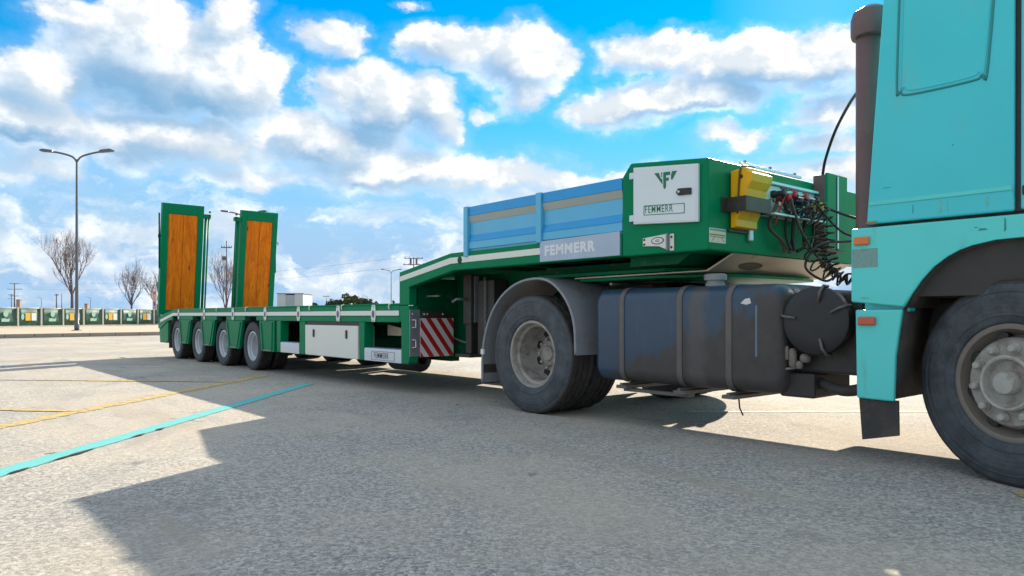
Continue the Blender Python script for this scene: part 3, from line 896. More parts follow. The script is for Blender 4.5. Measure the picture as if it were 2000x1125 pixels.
# light blue drop boards along the gooseneck (near side and far side)
for s in (-1, 1):
    yo, yi = s * 1.245, s * 1.21
    for (a, b) in ((-.935, .065), (.135, 1.044)):
        bd = MB().box(a, b, s * 1.232, yi, 1.506, 1.945).build('drop_board', M['board'], trailer, bevel=.003)
        MB().box(a, b, s * 1.252, s * 1.2325, 1.855, 1.947).build('board_top_rail', M['board_mid'], bd, bevel=.006)
        MB().prism([(s * 1.2325, 1.854), (s * 1.252, 1.854), (s * 1.2355, 1.790), (s * 1.2325, 1.790)], a, b, 'x').build('board_groove', M['board_rib'], bd)
        MB().prism([(s * 1.2325, 1.665), (s * 1.2355, 1.665), (s * 1.249, 1.612), (s * 1.249, 1.60), (s * 1.2325, 1.60)], a, b, 'x').build('board_rib', M['board_mid'], bd)
        MB().box(a, b, s * 1.249, s * 1.2325, 1.531, 1.5995).build('board_bottom_rail', M['board'], bd, bevel=.004)
    for (a, b, z0) in ((-1.0, -.937, 1.455), (.067, .133, 1.512)):
        MB().box(a, b, s * 1.272, s * 1.20, z0, 1.952).build('board_post', M['board'], trailer, bevel=.006)
    np_ = MB().prism([(.112, 1.343), (.112, 1.522), (1.03, 1.530), (1.03, 1.343)], s * 1.262, s * 1.2505).build('name_plate', M['plate'], trailer, bevel=.002)
    if s < 0:
        lettering('lettering', 'FEMMERR', .175, -1.2632, 1.392, .088, .60, M['logo_white'], np_, .045, .004)

# front cabinet across the nose
MB().prism([(1.045, 1.33), (1.045, 1.945), (1.13, 2.045), (1.83, 1.975), (1.83, 1.33)], -1.25, 1.25).build('front_cabinet', G, trailer, bevel=.012)
MB().prism([(1.04, 1.255), (1.05, 1.3285), (1.62, 1.3285), (1.50, 1.255)], -1.15, 1.15).build('cabinet_base', GD, trailer)
door = MB().prism([(1.18, 1.567), (1.18, 2.000), (1.765, 1.940), (1.765, 1.530)], -1.278, -1.2515).build('cabinet_door', M['door'], trailer, bevel=.006)
MB().prism([(1.195, 1.582), (1.195, 1.980), (1.75, 1.922), (1.75, 1.546)], -1.2805, -1.2785).build('door_panel', M['door'], door)
for z in (1.615, 1.94):
    MB().box(1.135, 1.178, -1.272, -1.252, z - .025, z + .025).build('hinge', M['silver'], door, bevel=.004)
hl = MB().prism([(1.585, 1.756), (1.605, 1.783), (1.715, 1.775), (1.715, 1.728), (1.605, 1.733)], -1.294, -1.281).build('door_latch', M['black'], door, bevel=.003)
MB().lathe([(.011, -1.295), (.011, -1.298), (.001, -1.299)], 10, 'y', c=(1.612, 0, 1.757)).build('lock', M['chrome'], door)
# printed emblem: three wedges with an F in the middle
ex, ez, ew, eh = 1.385, 1.800, .205, .125


def emb(pts):
    return MB().prism([(ex + u * ew, ez + v_ * eh - .05 * u * ew) for u, v_ in pts], -1.2822, -1.2809).build('emblem', M['logo_green'], door)


emb([(0, 1), (.20, 1), (.30, .62), (.36, .62), (.36, .30)])
emb([(.40, 1), (.70, 1), (.70, .80), (.52, .80), (.52, .66), (.64, .66), (.64, .48), (.52, .48), (.52, .12), (.46, 0), (.40, .12)])
emb([(.78, 1), (1.0, 1), (.80, .52), (.74, .52), (.74, .80)])
emb([(.30, 1), (.35, 1), (.35, .70), (.33, .70)])
lettering('lettering', 'FEMMERR', 1.298, -1.2815, 1.640, .052, .255, M['logo_green'], door, .004, -.06)
fr = MB()
for (x0, x1, z0, z1) in ((1.285, 1.655, 1.692, 1.697), (1.285, 1.655, 1.624, 1.629), (1.285, 1.290, 1.629, 1.692), (1.650, 1.655, 1.629, 1.692)):
    fr.add([(x, y, z - .06 * (x - 1.285)) for z in (z0, z1) for y in (-1.2825, -1.281) for x in (x0, x1)],
           [(0, 2, 3, 1), (4, 5, 7, 6), (0, 1, 5, 4), (2, 6, 7, 3), (0, 4, 6, 2), (1, 3, 7, 5)])
fr.build('lettering_frame', M['logo_green'], door)
# white bracket with an oval badge
br = MB().prism([(1.26, 1.395), (1.26, 1.455), (1.49, 1.472), (1.49, 1.352), (1.41, 1.385)], -1.262, -1.2515).build('bracket', M['white'], trailer, bevel=.003)
MB().box(1.492, 1.505, -1.285, -1.2515, 1.35, 1.472).build('bracket_flange', M['greymetal'], br)
MB().box(1.507, 1.545, -1.262, -1.2515, 1.345, 1.468).build('bracket_tab', M['white'], br, bevel=.003)
for (x, z) in ((1.275, 1.443), (1.275, 1.407), (1.527, 1.445), (1.527, 1.37)):
    MB().lathe([(.009, -1.262), (.009, -1.265), (.001, -1.2655)], 8, 'y', c=(x, 0, z)).build('bolt', M['black'], br)
mb = MB(); ellipse_disc(mb, 1.40, 1.427, -1.2638, .058, .027, 0, 24, .0015); bo = mb.build('badge', M['logo_black'], br)
mb = MB(); ellipse_disc(mb, 1.40, 1.427, -1.2648, .050, .021, 0, 24, .0009); mb.build('badge_face', M['white'], br)
lettering('lettering', 'G2', 1.382, -1.2652, 1.418, .018, .036, M['logo_black'], br, .03)
# things on the front face (x = 1.83)
MB().box(1.832, 1.845, -.87, .02, 1.975, 1.998).build('top_rail', M['silver'], trailer, bevel=.003)
for y in (-.80, -.45, -.08):
    MB().lathe([(.012, 1.999), (.012, 2.012), (.001, 2.013)], 8, 'z', c=(1.838, y, 0)).build('bolt', M['greymetal'], trailer)
st = MB().box(1.831, 1.8335, -1.24, -1.04, 1.385, 1.487).build('warning_sticker', M['sticker'], trailer)
for (a, b, z0, z1, mt) in ((-1.235, -1.045, 1.468, 1.482, 'greymetal'), (-1.235, -1.05, 1.437, 1.446, 'rust'), (-1.235, -1.05, 1.425, 1.43, 'rust')):
    MB().box(1.8336, 1.8345, a, b, z0, z1).build('sticker_print', M[mt], st)
for (y0, y1) in ((-1.22, -1.18), (-1.06, -1.10)):
    MB().prism([(y0, 1.395), (y0 + .008, 1.395), (y1 + .008, 1.422), (y1, 1.422)], 1.8336, 1.8345, 'x').build('sticker_print', M['rust'], st)
# chock holder: steel band and tray
MB().box(1.831, 1.850, -1.02, -.70, 1.475, 1.495).build('chock_tray', M['dark'], trailer)
MB().strip([(0, 0), (1, 0)], 0, 1, .01) if False else None
bd = MB()
bd.box(1.832, 1.98, -1.032, -1.022, 1.61, 1.715); bd.box(1.98, 1.99, -1.032, -.70, 1.61, 1.715); bd.box(1.832, 1.98, -.71, -.70, 1.61, 1.715); bd.box(1.832, 1.84, -1.10, -1.033, 1.61, 1.715)
bd.build('chock_band', M['dark'], trailer, bevel=.002)
# aluminium coupling panel
cp = MB().box(1.832, 1.850, -.60, .225, 1.625, 1.872).build('coupling_panel', M['door'], trailer, bevel=.004)
MB().box(1.832, 1.885, -.61, .225, 1.874, 1.892).build('panel_hood', M['door'], cp)
MB().box(1.851, 1.95, -.58, .21, 1.628, 1.642).build('panel_tray', M['door'], cp)
rnd = random.Random(5)
heads = [(-.44, 1.80, 'black'), (-.36, 1.77, 'red'), (-.27, 1.80, 'red'), (-.18, 1.76, 'dark'), (-.10, 1.80, 'red'), (0.0, 1.77, 'dark'), (.08, 1.79, 'black'), (.15, 1.75, 'yellow')]
for (y, z, mt) in heads:
    c = MB().lathe([(.030, 1.85), (.030, 1.875), (.022, 1.88), (.022, 1.93), (.028, 1.935), (.028, 1.955), (.001, 1.957)], 14, 'x', c=(0, y, z)).build('air_coupling', M[mt], cp)
    MB().box(1.936, 1.948, y - .045, y + .045, z + .026, z + .038).build('coupling_lever', M[mt] if mt != 'dark' else M['chrome'], cp, bevel=.003)
for i in range(7):
    y = -.42 + i * .09
    MB().lathe([(.016, 1.664), (.018, 1.70), (.012, 1.72), (.012, 1.74)], 10, 'z', c=(1.90, y, 0)).build('pipe_elbow', M['dark'] if i % 2 else M['chrome'], cp)
# loose loops of pipe under the panel
loops = [((-.46, 1.72), (-.52, 1.55), (-.40, 1.45), (-.28, 1.38)), ((-.34, 1.70), (-.30, 1.50), (-.27, 1.38)), ((-.26, 1.70), (-.22, 1.5), (-.25, 1.37)),
         ((-.16, 1.72), (-.16, 1.52), (-.28, 1.36)), ((-.06, 1.70), (-.02, 1.50), (-.06, 1.42), (-.13, 1.38)), ((.04, 1.70), (.10, 1.52), (-.02, 1.40)), ((-.30, 1.74), (-.05, 1.78), (.16, 1.68)),
         ((-.44, 1.76), (-.20, 1.66), (.05, 1.72), (.2, 1.64))]
for i, L in enumerate(loops):
    pts = [(1.90 - .03 * (k_ % 2) + .015 * (i % 3), y, z) for k_, (y, z) in enumerate(L)]
    MB().tube(spline(pts, 8), .011 if i % 2 else .014, 7).build('air_pipe', M['hose'] if i % 3 else M['hose_brown'], trailer)
rnd = random.Random(31)
for i in range(13):                                      # short jumpers tangled over the panel
    ya = rnd.uniform(-.48, .20); yb = ya + rnd.uniform(-.22, .22); za = rnd.uniform(1.68, 1.84); zb = rnd.uniform(1.52, 1.80)
    MB().tube(spline([(1.88, ya, za), (1.93 + rnd.uniform(0, .05), (ya + yb) / 2 + rnd.uniform(-.06, .06), max(za, zb) - rnd.uniform(-.03, .12)), (1.90, yb, zb)], 6), rnd.uniform(.004, .008), 6).build(
        'jumper_hose', M[rnd.choice(['hose', 'hose_brown', 'hose_brown', 'greymetal', 'red'])], trailer)
MB().box(1.832, 1.862, -.765, -.715, 1.42, 1.56).build('document_tube', M['silver'], trailer, bevel=.012, seg=3)
# battery housing on the far half of the face
hs_ = MB().box(1.832, 1.930, .232, .62, 1.415, 2.030).build('battery_housing', M['stack'], trailer, bevel=.004)
MB().prism([(1.931, .236), (1.946, .25), (1.946, .40), (1.936, .42), (1.946, .44), (1.946, .60), (1.931, .615)], 1.418, 2.045, 'z').build('housing_lid', G, hs_, bevel=.004)
MB().box(1.948, 1.954, .41, .43, 1.43, 2.03).build('lid_rib', M['silver'], hs_)

# warning board, hinge plate, landing leg, chain below the neck
hp = MB().box(-2.028, -2.012, -1.25, -1.115, .42, .94).build('hinge_plate', M['greymetal'], trailer, bevel=.003)
for z in (.52, .74):
    MB().tube([(-2.005, -1.225, z), (-1.985, -1.19, z), (-1.985, -1.19, z + .085), (-2.005, -1.225, z + .085)], .009, 6).build('grab_ring', M['chrome'], hp)
MB().lathe([(.012, -2.012), (.012, -2.004), (.001, -2.003)], 8, 'x', c=(0, -1.215, .89)).build('bolt', M['chrome'], hp)
MB().box(-2.02, -1.985, -1.105, -.78, .852, .925).build('board_arm', M['dark'], trailer, bevel=.006)
for y in (-1.08, -1.04, -.83):
    MB().lathe([(.013, -1.985), (.013, -1.975), (.001, -1.974)], 8, 'x', c=(0, y, .89)).build('bolt', M['chrome'], trailer)
wb = MB().box(-2.004, -1.996, -1.125, -.672, .412, .845).build('warning_board', M['warn_white'], trailer, bevel=.002)
# diagonal red bars
y0, y1, z0, z1 = -1.124, -.673, .413, .844


def clip(poly, a, b, c):
    out = []
    for i in range(len(poly)):
        p, q = poly[i], poly[(i + 1) % len(poly)]
        fp = a * p[0] + b * p[1] - c; fq = a * q[0] + b * q[1] - c
        if fp >= 0: out.append(p)
        if fp * fq < 0:
            t = fp / (fp - fq); out.append((p[0] + (q[0] - p[0]) * t, p[1] + (q[1] - p[1]) * t))
    return out


rect = [(y0, z0), (y1, z0), (y1, z1), (y0, z1)]
per = .172
for k_ in range(-1, 7):
    c0 = (y0 * 1.30 + z0) + .155 + (k_ - 1) * per * 1.06
    poly = clip(clip(rect, 1.30, 1, c0), -1.30, -1, -(c0 + .088))
    if len(poly) >= 3:
        MB().prism(poly, -1.9955, -1.994, 'x').build('red_bar', M['red'], wb)
lg = MB().box(-1.56, -1.42, -.86, -.70, .78, 1.32).build('landing_leg', M['dark'], trailer, bevel=.01)
MB().box(-1.54, -1.44, -.84, -.72, .46, .79).build('inner_leg', M['dark'], lg, bevel=.008)
MB().box(-1.62, -1.36, -.92, -.64, .425, .46).build('foot_plate', M['dark'], lg, bevel=.006)
MB().box(-1.415, -1.405, -.82, -.76, .80, 1.30).build('gear_strip', M['greymetal'], lg)
MB().tube([(-1.49, -.865, 1.05), (-1.49, -1.0, 1.05), (-1.56, -1.0, 1.02)], .014, 8).build('crank', M['greymetal'], lg)
MB().box(-1.38, -1.10, -.80, -.62, .45, 1.25).build('leg_housing', M['dark'], trailer, bevel=.01)
for i in range(16):
    z = 1.26 - i * .035
    e = MB()
    pts = [(-1.22 + (.011 * math.cos(t) if i % 2 else 0), -.82 + (0 if i % 2 else .011 * math.cos(t)), z + .022 * math.sin(t)) for t in [2 * math.pi * k_ / 10 for k_ in range(11)]]
    e.tube(pts, .0045, 5, caps=False).build('chain_link', M['greymetal'], trailer)
MB().box(-2.03, -1.80, -1.02, -.99, 1.08, 1.10).build('handle_bar', M['greymetal'], trailer)
MB().tube([(-2.03, -.66, .62), (-1.75, -.70, .575), (-1.40, -.72, .56)], .012, 6).build('brace_rod', M['greymetal'], trailer)
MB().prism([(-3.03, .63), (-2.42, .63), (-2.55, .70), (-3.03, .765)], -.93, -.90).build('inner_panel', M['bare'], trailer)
# tyre-like roller bumper under the front bay
MB().lathe([(.06, -.30), (.13, -.29), (.15, -.26), (.15, .26), (.13, .29), (.06, .30)], 20, 'x', c=(-2.65, -.86, .36)).build('air_tank', M['black'], trailer)


# ramps
def make_ramp(y0, side, seed):
    """origin at hinge, local x forward, z up"""
    e = empty('loading_ramp')
    wd = .85
    for (a, b) in ((0, .13), (wd - .12, wd)):
        MB().box(-.11, .02, a, b, 0, 2.40).build('ramp_stile', G, e, bevel=.008)
    MB().box(-.11, .0195, .13, wd - .12, 2.18, 2.40).build('ramp_head', G, e, bevel=.006)
    MB().box(-.11, .0195, .13, wd - .12, 0, .10).build('ramp_foot', G, e, bevel=.006)
    MB().box(-.105, -.095, .13, wd - .12, .10, 2.18).build('ramp_back', GD, e)
    mid = wd / 2 + .01
    for i, (a, b) in enumerate(((.134, mid - .003), (mid + .003, wd - .124))):
        MB().box(-.07, .008, a, b, .104, 2.176).build('plank', M['wood'][(seed * 2 + i) % 4], e, bevel=.006)
    return e


for (y0, seed) in ((-1.27, 0), (.40, 1)):
    rp = make_ramp(y0, 0, seed)
    rp.parent = trailer; rp.location = (-12.02, y0, .90); rp.rotation_euler = (0, R(8.0), 0)
    inner = (y0 + .85) if y0 < 0 else y0
    sg = 1 if y0 < 0 else -1
    d = lambda t: (-12.02 + math.sin(R(8)) * t, .90 + math.cos(R(8)) * t)
    MB().tube([(d(.1)[0] - .03, inner + sg * .055, d(.1)[1]), (d(2.15)[0] - .03, inner + sg * .055, d(2.15)[1])], .028, 10).build('cylinder_barrel', G, trailer)
    MB().tube([(d(.1)[0] - .01, inner + sg * .11, d(.1)[1]), (d(2.2)[0] - .01, inner + sg * .11, d(2.2)[1])], .018, 8).build('cylinder_rod', G, trailer)
    x, z = d(2.18)
    MB().box(x - .09, x + .02, inner + sg * .005, inner + sg * .15, z - .04, z + .05).build('ramp_lug', G, trailer, bevel=.008)
    for q in (-.06, .03, .10):
        MB().lathe([(.022, x + .02), (.022, x + .05), (.001, x + .052)], 8, 'x', c=(0, inner + sg * (.10 + .02 * (q > 0)), z + q)).build('ramp_pin', M['black'], trailer)
    x, z = d(1.78)
    outer = y0 if y0 < 0 else y0 + .85
    MB().tube([(x - .04, outer - sg * .0, d(1.7)[1]), (x - .04, outer - sg * .05, d(1.72)[1]), (x - .04, outer - sg * .05, d(1.72)[1] - .06)], .012, 6).build('ramp_eye', M['black'], trailer)
    MB().box(d(1.2)[0] - .06, d(1.2)[0] - .02, outer - sg * .025, outer - sg * .002, d(1.0)[1], d(2.2)[1]).build('ramp_spring', GD, trailer)

# ------------------------------------------------------------------ wheel chock (held by the band, lifts out)
ck = MB()
prof = [(0, 0), (0, .41), (.12, .425), (.142, .395)]
for i in range(8):
    t = i / 7
    x = .14 * (1 - t) ** 1.25 + .04; z = .365 * (1 - t) + .01
    prof.append((x + (.010 if i % 2 else 0), z))
ck.prism(prof, 0, .27)
cko = ck.build('wheel_chock', M['yellow'], None, bevel=.006)
cko.location = W(1.846, -1.0, 1.497); cko.rotation_euler = (0, 0, VROT)
tag(cko, 'yellow plastic wheel chock strapped to the front face of the trailer', 'wheel chock')
mb = MB()
mb.lathe([(.016, -.002), (.016, .0), (.001, .0)], 10, 'y', c=(.085, 0, .36)).build('chock_hole', M['hose_brown'], cko)
MB().tube(spline([(.06, -.006, .10), (.07, -.006, .27), (.085, -.008, .415), (.10, .04, .437), (.11, .13, .435)], 6), .007, 6).build('cord', M['hose_brown'], cko)

# ------------------------------------------------------------------ tractor truck
truck = empty('tractor_truck', W(0, 0, 0), VROT)
tag(truck, 'turquoise tractor truck with weathered cab and grimy navy fuel tank', 'truck')
FX = 3.66
RX = -0.03
for s in (-1, 1):
    MB().box(-.95, 4.85, s * .42, s * .34, .72, .98).build('chassis_rail', M['dark'], truck)
for x in (-.85, .25, 1.3, 2.4, 3.0):
    MB().box(x - .05, x + .05, -.34, .34, .76, .94).build('chassis_cross', M['dark'], truck)
MB().tube([(RX, -.95, .53), (RX, .95, .53)], .09, 14).build('rear_axle', M['dark'], truck)
MB().lathe([(.001, -.26), (.16, -.24), (.23, -.10), (.23, .10), (.16, .24), (.001, .26)], 20, 'x', c=(RX, 0, .53)).build('differential', M['dark'], truck)
MB().tube([(FX, -1.0, .50), (FX, 1.0, .50)], .06, 12).build('front_axle', M['dark'], truck)
tw = make_dual_wheel(.53, .295, .292, True)
for s in (-1, 1):
    o = tw if s < 0 else copy_tree(tw)
    o.parent = truck; o.location = (RX, s * 1.105, .527); o.rotation_euler = (0, 0, 0 if s < 0 else math.pi)
fw = make_front_wheel(.53, .305, .292)
for s in (-1, 1):
    o = fw if s < 0 else copy_tree(fw)
    o.parent = truck; o.location = (FX, s * 1.10, .527); o.rotation_euler = (0, 0, R(-20) if s < 0 else math.pi - R(20))

# mudguards over the drive wheels
for s in (-1, 1):
    arc = [(-.735, .225), (-.735, .45), (-.70, .66), (-.60, .88), (-.44, 1.05), (-.24, 1.155), (-.02, 1.195), (.18, 1.175), (.34, 1.08), (.46, .93), (.515, .76), (.525, .54)]
    arc = [(p.x, p.z) for p in spline([(a, 0, b) for a, b in arc], 4)]
    mg = MB().strip(arc, s * 1.235, s * .60, .014).build('mudguard', M['guard'], truck)
    smooth_by_angle(mg, 40)
    lip = [(p[0], s * 1.235, p[1] + .004) for p in arc]
    MB().tube(lip, .013, 8).build('mudguard_lip', M['guard'], mg)
    MB().box(-.752, -.737, s * 1.23, s * .62, .215, .45).build('mud_flap', M['flap'], mg)
    MB().box(.555, .60, s * .95, s * .90, .74, .90).build('mudguard_bracket', M['greymetal'], mg, bevel=.004)
    MB().tube([(.56, s * .93, .80), (.60, s * .90, .70), (.58, s * .88, .60)], .012, 6).build('bracket_rod', M['greymetal'], mg)
    MB().box(-.74, -.70, s * 1.255, s * 1.235, .50, .55).build('marker_clip', M['stripe'], mg)

# fifth wheel
f5 = MB().prism([(-.45, -.30), (-.30, -.46), (.55, -.52), (.95, -.46), (1.0, -.30), (1.0, .30), (.95, .46), (.55, .52), (-.30, .46), (-.45, .30)], 1.155, 1.215, 'z').build('fifth_wheel', M['dark'], truck, bevel=.012)
for s in (-1, 1):
    MB().prism([(.10, 1.0), (.16, 1.155), (.74, 1.155), (.80, 1.0)], s * .50, s * .30).build('fifth_wheel_bracket', M['dark'], f5, bevel=.01)
MB().box(-.2, 1.1, -.60, .60, .982, 1.005).build('mounting_plate', M['dark'], f5)
MB().tube([(.55, -.45, 1.17), (.62, -.85, 1.14), (.66, -.95, 1.14)], .012, 6).build('release_handle', M['greymetal'], f5)


# fuel tank
def rounded_rect(y0, y1, z0, z1, r, n=6):
    out = []
    for (cy, cz, a0) in ((y1 - r, z1 - r, 0), (y0 + r, z1 - r, 90), (y0 + r, z0 + r, 180), (y1 - r, z0 + r, 270)):
        for i in range(n + 1):
            a = R(a0 + 90 * i / n)
            out.append((cy + r * math.cos(a), cz + r * math.sin(a)))
    return out


for s in (-1,):
    yA, yB = -1.205, -.56
    V = []; fs = []
    stations = [(.71, .05), (.722, .022), (.75, .004), (.78, 0), (2.26, 0), (2.30, .006), (2.335, .028), (2.352, .07)]
    nn = 0
    for (x, ins) in stations:
        rr = rounded_rect(yA + ins, yB - ins, .352 + ins, 1.085 - ins, .105)
        nn = len(rr); V += [(x, a, b) for a, b in rr]
    for i in range(len(stations) - 1):
        for k_ in range(nn):
            fs.append((i * nn + k_, i * nn + (k_ + 1) % nn, (i + 1) * nn + (k_ + 1) % nn, (i + 1) * nn + k_))
    fs.append(tuple(range(nn))); fs.append(tuple(range(len(V) - 1, len(V) - nn - 1, -1)))
    tk = MB().add(V, fs, True).build('fuel_tank', M['tank'], truck); smooth_by_angle(tk, 40)
    for x in (1.005, 1.555, 1.965):
        rr = rounded_rect(yA - .008, yB + .008, .344, 1.093, .11)
        V = []; fs = []
        for (xx, gr) in ((x - .024, 0), (x - .020, .005), (x + .020, .005), (x + .024, 0)):
            r2 = rounded_rect(yA - .004 - gr, yB + .004 + gr, .348 - gr, 1.089 + gr, .107 + gr)
            V += [(xx, a, b) for a, b in r2]
        for i in range(3):
            for k_ in range(nn):
                fs.append((i * nn + k_, i * nn + (k_ + 1) % nn, (i + 1) * nn + (k_ + 1) % nn, (i + 1) * nn + k_))
        MB().add(V, fs, True).build('tank_strap', M['strap'], tk)
        MB().prism([(x - .05, .30), (x + .05, .30), (x + .05, .325), (x + .012, .325), (x + .012, .342), (x - .012, .342), (x - .012, .325), (x - .05, .325)], yA - .01, yB).build('tank_bracket', M['strap'], tk)
    MB().box(.98, 1.60, yA + .05, yA + .12, .275, .299).build('tank_bearer', M['strap'], tk)
    cpx = 1.73
    o = MB().lathe([(.070, 1.08), (.070, 1.105), (.062, 1.11), (.062, 1.125), (.080, 1.13), (.082, 1.165), (.074, 1.175), (.001, 1.178)], 24, 'z', c=(cpx, yA + .19, 0)).build('filler_cap', M['guard'], tk)
    smooth_by_angle(o, 35)
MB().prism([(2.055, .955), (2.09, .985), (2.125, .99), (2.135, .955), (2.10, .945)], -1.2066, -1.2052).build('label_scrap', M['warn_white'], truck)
MB().box(2.165, 2.18, -1.2064, -1.2052, .60, .94).build('highlight_strip', M['highlight_blue'], truck)  # painted highlight: paler strip in place of a reflection on the tank

# air drum with round cover in front of the tank
dr = MB().lathe([(.001, -1.150), (.19, -1.150), (.200, -1.140), (.200, -.55), (.001, -.55)], 40, 'y', c=(2.56, 0, .84)).build('air_filter_drum', M['dark'], truck); smooth_by_angle(dr, 40)
cv = MB().lathe([(.001, -1.192), (.12, -1.190), (.195, -1.185), (.213, -1.175), (.216, -1.16), (.216, -1.135), (.203, -1.135)], 48, 'y', c=(2.56, 0, .84)).build('drum_cover', M['black'], dr); smooth_by_angle(cv, 40)
for a in (172, 75, 25, -70):
    ca, sa = math.cos(R(a)), math.sin(R(a))
    MB().tube([(2.56 + ca * .12, -1.195, .84 + sa * .12), (2.56 + ca * .185, -1.21, .84 + sa * .185), (2.56 + ca * .225, -1.18, .84 + sa * .225), (2.56 + ca * .222, -1.12, .84 + sa * .222)], .009, 7).build('cover_clip', M['strap'], dr)
MB().box(2.30, 2.80, -1.05, -.60, .50, 1.02).build('battery_box', M['dark'], truck, bevel=.02)
for (x, y, z, rr, hh) in ((2.39, -1.13, .60, .026, .12), (2.47, -1.12, .60, .034, .055), (2.435, -1.13, .555, .022, .05), (2.355, -1.14, .63, .014, .09)):
    MB().lathe([(rr * .7, -hh / 2), (rr, -hh / 2 + .015), (rr, hh / 2 - .015), (rr * .6, hh / 2)], 14, 'z', c=(x, y, z)).build('valve_body', M['rim_lip'], truck)
MB().tube([(2.32, -1.13, .68), (2.30, -1.14, .60), (2.33, -1.14, .52), (2.42, -1.12, .54)], .011, 6).build('valve_pipe', M['greymetal'], truck)
MB().tube(spline([(2.50, -1.0, .44), (2.66, -1.02, .40), (2.80, -1.02, .43), (2.90, -1.0, .52)], 6), .035, 10).build('air_duct', M['flap'], truck)
MB().box(2.28, 2.52, -1.10, -.60, .34, .50).build('lower_housing', M['dark'], truck, bevel=.015)
MB().tube([(2.0, -1.14, .31), (2.02, -1.16, .24), (2.04, -1.15, .19)], .006, 5).build('loose_wire', M['hose'], truck)

# cab: shell, side panels, fender, skirts
T, TL = M['teal'], M['teal_low']
zc = 1.402
side = [(2.90, zc), (3.00, 2.72), (3.06, 3.30), (3.22, 3.48), (4.55, 3.55), (4.80, 3.30), (5.02, 2.25), (5.08, zc)]
shell = MB().prism(side, -1.215, 1.215).build('cab_shell', T, truck, bevel=.05, seg=4)
# panels laid over the shell, door separated by a real gap
for s in (-1, 1):
    ya, yb = s * 1.2155, s * 1.248
    MB().prism([(2.905, zc), (3.002, 2.72), (3.07, 3.28), (3.642, 3.32), (3.638, zc)], ya, yb).build('cab_side_panel', T, truck, bevel=.012, seg=3)
    dr_ = MB().prism([(3.664, zc + .004), (3.668, 3.30), (4.52, 3.30), (4.90, 2.20), (4.93, zc + .004)], ya, yb).build('cab_door', T, truck, bevel=.012, seg=3)
    MB().prism([(3.78, 2.22), (3.78, 3.14), (4.44, 3.14), (4.76, 2.22)], s * 1.2485, s * 1.253).build('door_window', M['glass'], dr_)
    MB().box(3.6385, 3.668, s * 1.2155, s * 1.224, zc, 3.30).build('door_seal', M['black'], dr_)
    MB().box(3.675, 3.80, s * 1.268, s * 1.2485, 1.475, 1.525).build('door_handle', M['black'], dr_, bevel=.008)
    MB().prism([(2.922, 1.508), (2.922, 1.530), (3.630, 1.530), (3.630, 1.508)], s * 1.2535, s * 1.2485).build('press_line', TL, truck, bevel=.002)
    # pressed panel outline: double rounded bead
    def bead(ins, rad, col):
        x0_, x1_, zb, zt = 3.075 + ins, 3.525 - ins * .6, 2.105 + ins, 3.18 - ins
        pts = [(x0_ + .03 * (zt - zb), zt), (x0_ + .001 * (zt - zb), zb + .10), (x0_ + .02, zb + .03), (x0_ + .07, zb), (x1_ - .08, zb), (x1_ - .03, zb + .02), (x1_, zb + .08), (x1_ + .07, zt)]
        pts = spline([(a, s * 1.2487, b) for a, b in pts], 5) + [Vector((x0_ + .03 * (zt - zb), s * 1.2487, zt))]
        MB().tube(pts, rad, 6).build('pressed_bead', col, truck)
    bead(0, .0065, M['teal_groove']); bead(.022, .004, T)
    arch = [(3.113, .92), (3.15, .99), (3.206, 1.073), (3.265, 1.14), (3.333, 1.192), (3.39, 1.222), (3.454, 1.244), (3.56, 1.264), (3.68, 1.268), (3.80, 1.255), (3.90, 1.222), (3.99, 1.16), (4.06, 1.08), (4.11, .98), (4.14, .90)]
    fen = [(2.818, .952), (2.818, 1.384), (5.10, 1.384), (5.12, .60), (4.20, .60)] + list(reversed(arch[:])) [0:] 
    MB().prism(fen, s * 1.205, s * 1.25).build('cab_fender', TL, truck, bevel=.010, seg=3)
    MB().strip(arch, s * 1.225, s * .80, -.010).build('wheel_housing', M['flap'], truck)
    MB().tube([(a, s * 1.25, b + .002) for a, b in arch], .006, 6).build('fender_lip', TL, truck)
    MB().prism([(2.842, .906), (3.104, .906), (3.088, .80), (3.066, .64), (3.058, .383), (2.850, .388)], s * 1.215, s * 1.248).build('side_skirt', TL, truck, bevel=.010, seg=3)
    MB().box(2.87, 3.12, s * 1.19, s * 1.10, .895, .96).build('skirt_bracket', T, truck, bevel=.01)
    MB().prism([(2.853, .388), (3.075, .388), (3.078, .19), (2.872, .142)], s * 1.222, s * 1.212).build('mud_flap', M['flap'], truck)
    MB().strip([(3.052, .395), (3.062, .64), (3.085, .80), (3.112, .92)], s * 1.2145, s * .80, .012).build('inner_housing', M['flap'], truck)
    ol = MB().box(2.838, 2.928, s * 1.268, s * 1.2505, 1.283, 1.333).build('marker_lamp', M['orange_lens'], truck, bevel=.008)
    MB().box(2.860, 2.962, s * 1.266, s * 1.2485, .815, .866).build('marker_lamp', M['red_lens'], truck, bevel=.008)
MB().box(2.826, 2.972, -1.2512, -1.2503, 1.152, 1.262).build('sticker_residue', M['residue'], truck)
for (x, z, dx_, dz_, mt) in ((3.30, 1.425, .010, .075, 'rust_pale'), (3.335, 1.43, .006, .06, 'rust_pale'), (3.36, 1.78, .008, .009, 'teal_groove'), (3.52, 1.44, .012, .05, 'rust_pale'),
                             (3.02, 1.60, .05, .004, 'teal_groove'), (3.16, 1.44, .005, .05, 'teal_groove')):
    MB().prism([(x - dx_ / 2, z), (x - dx_ / 4, z + dz_), (x + dx_ / 3, z + dz_ * .9), (x + dx_ / 2, z + dz_ * .1)], -1.2493, -1.2484).build('wear_mark', M[mt], truck)
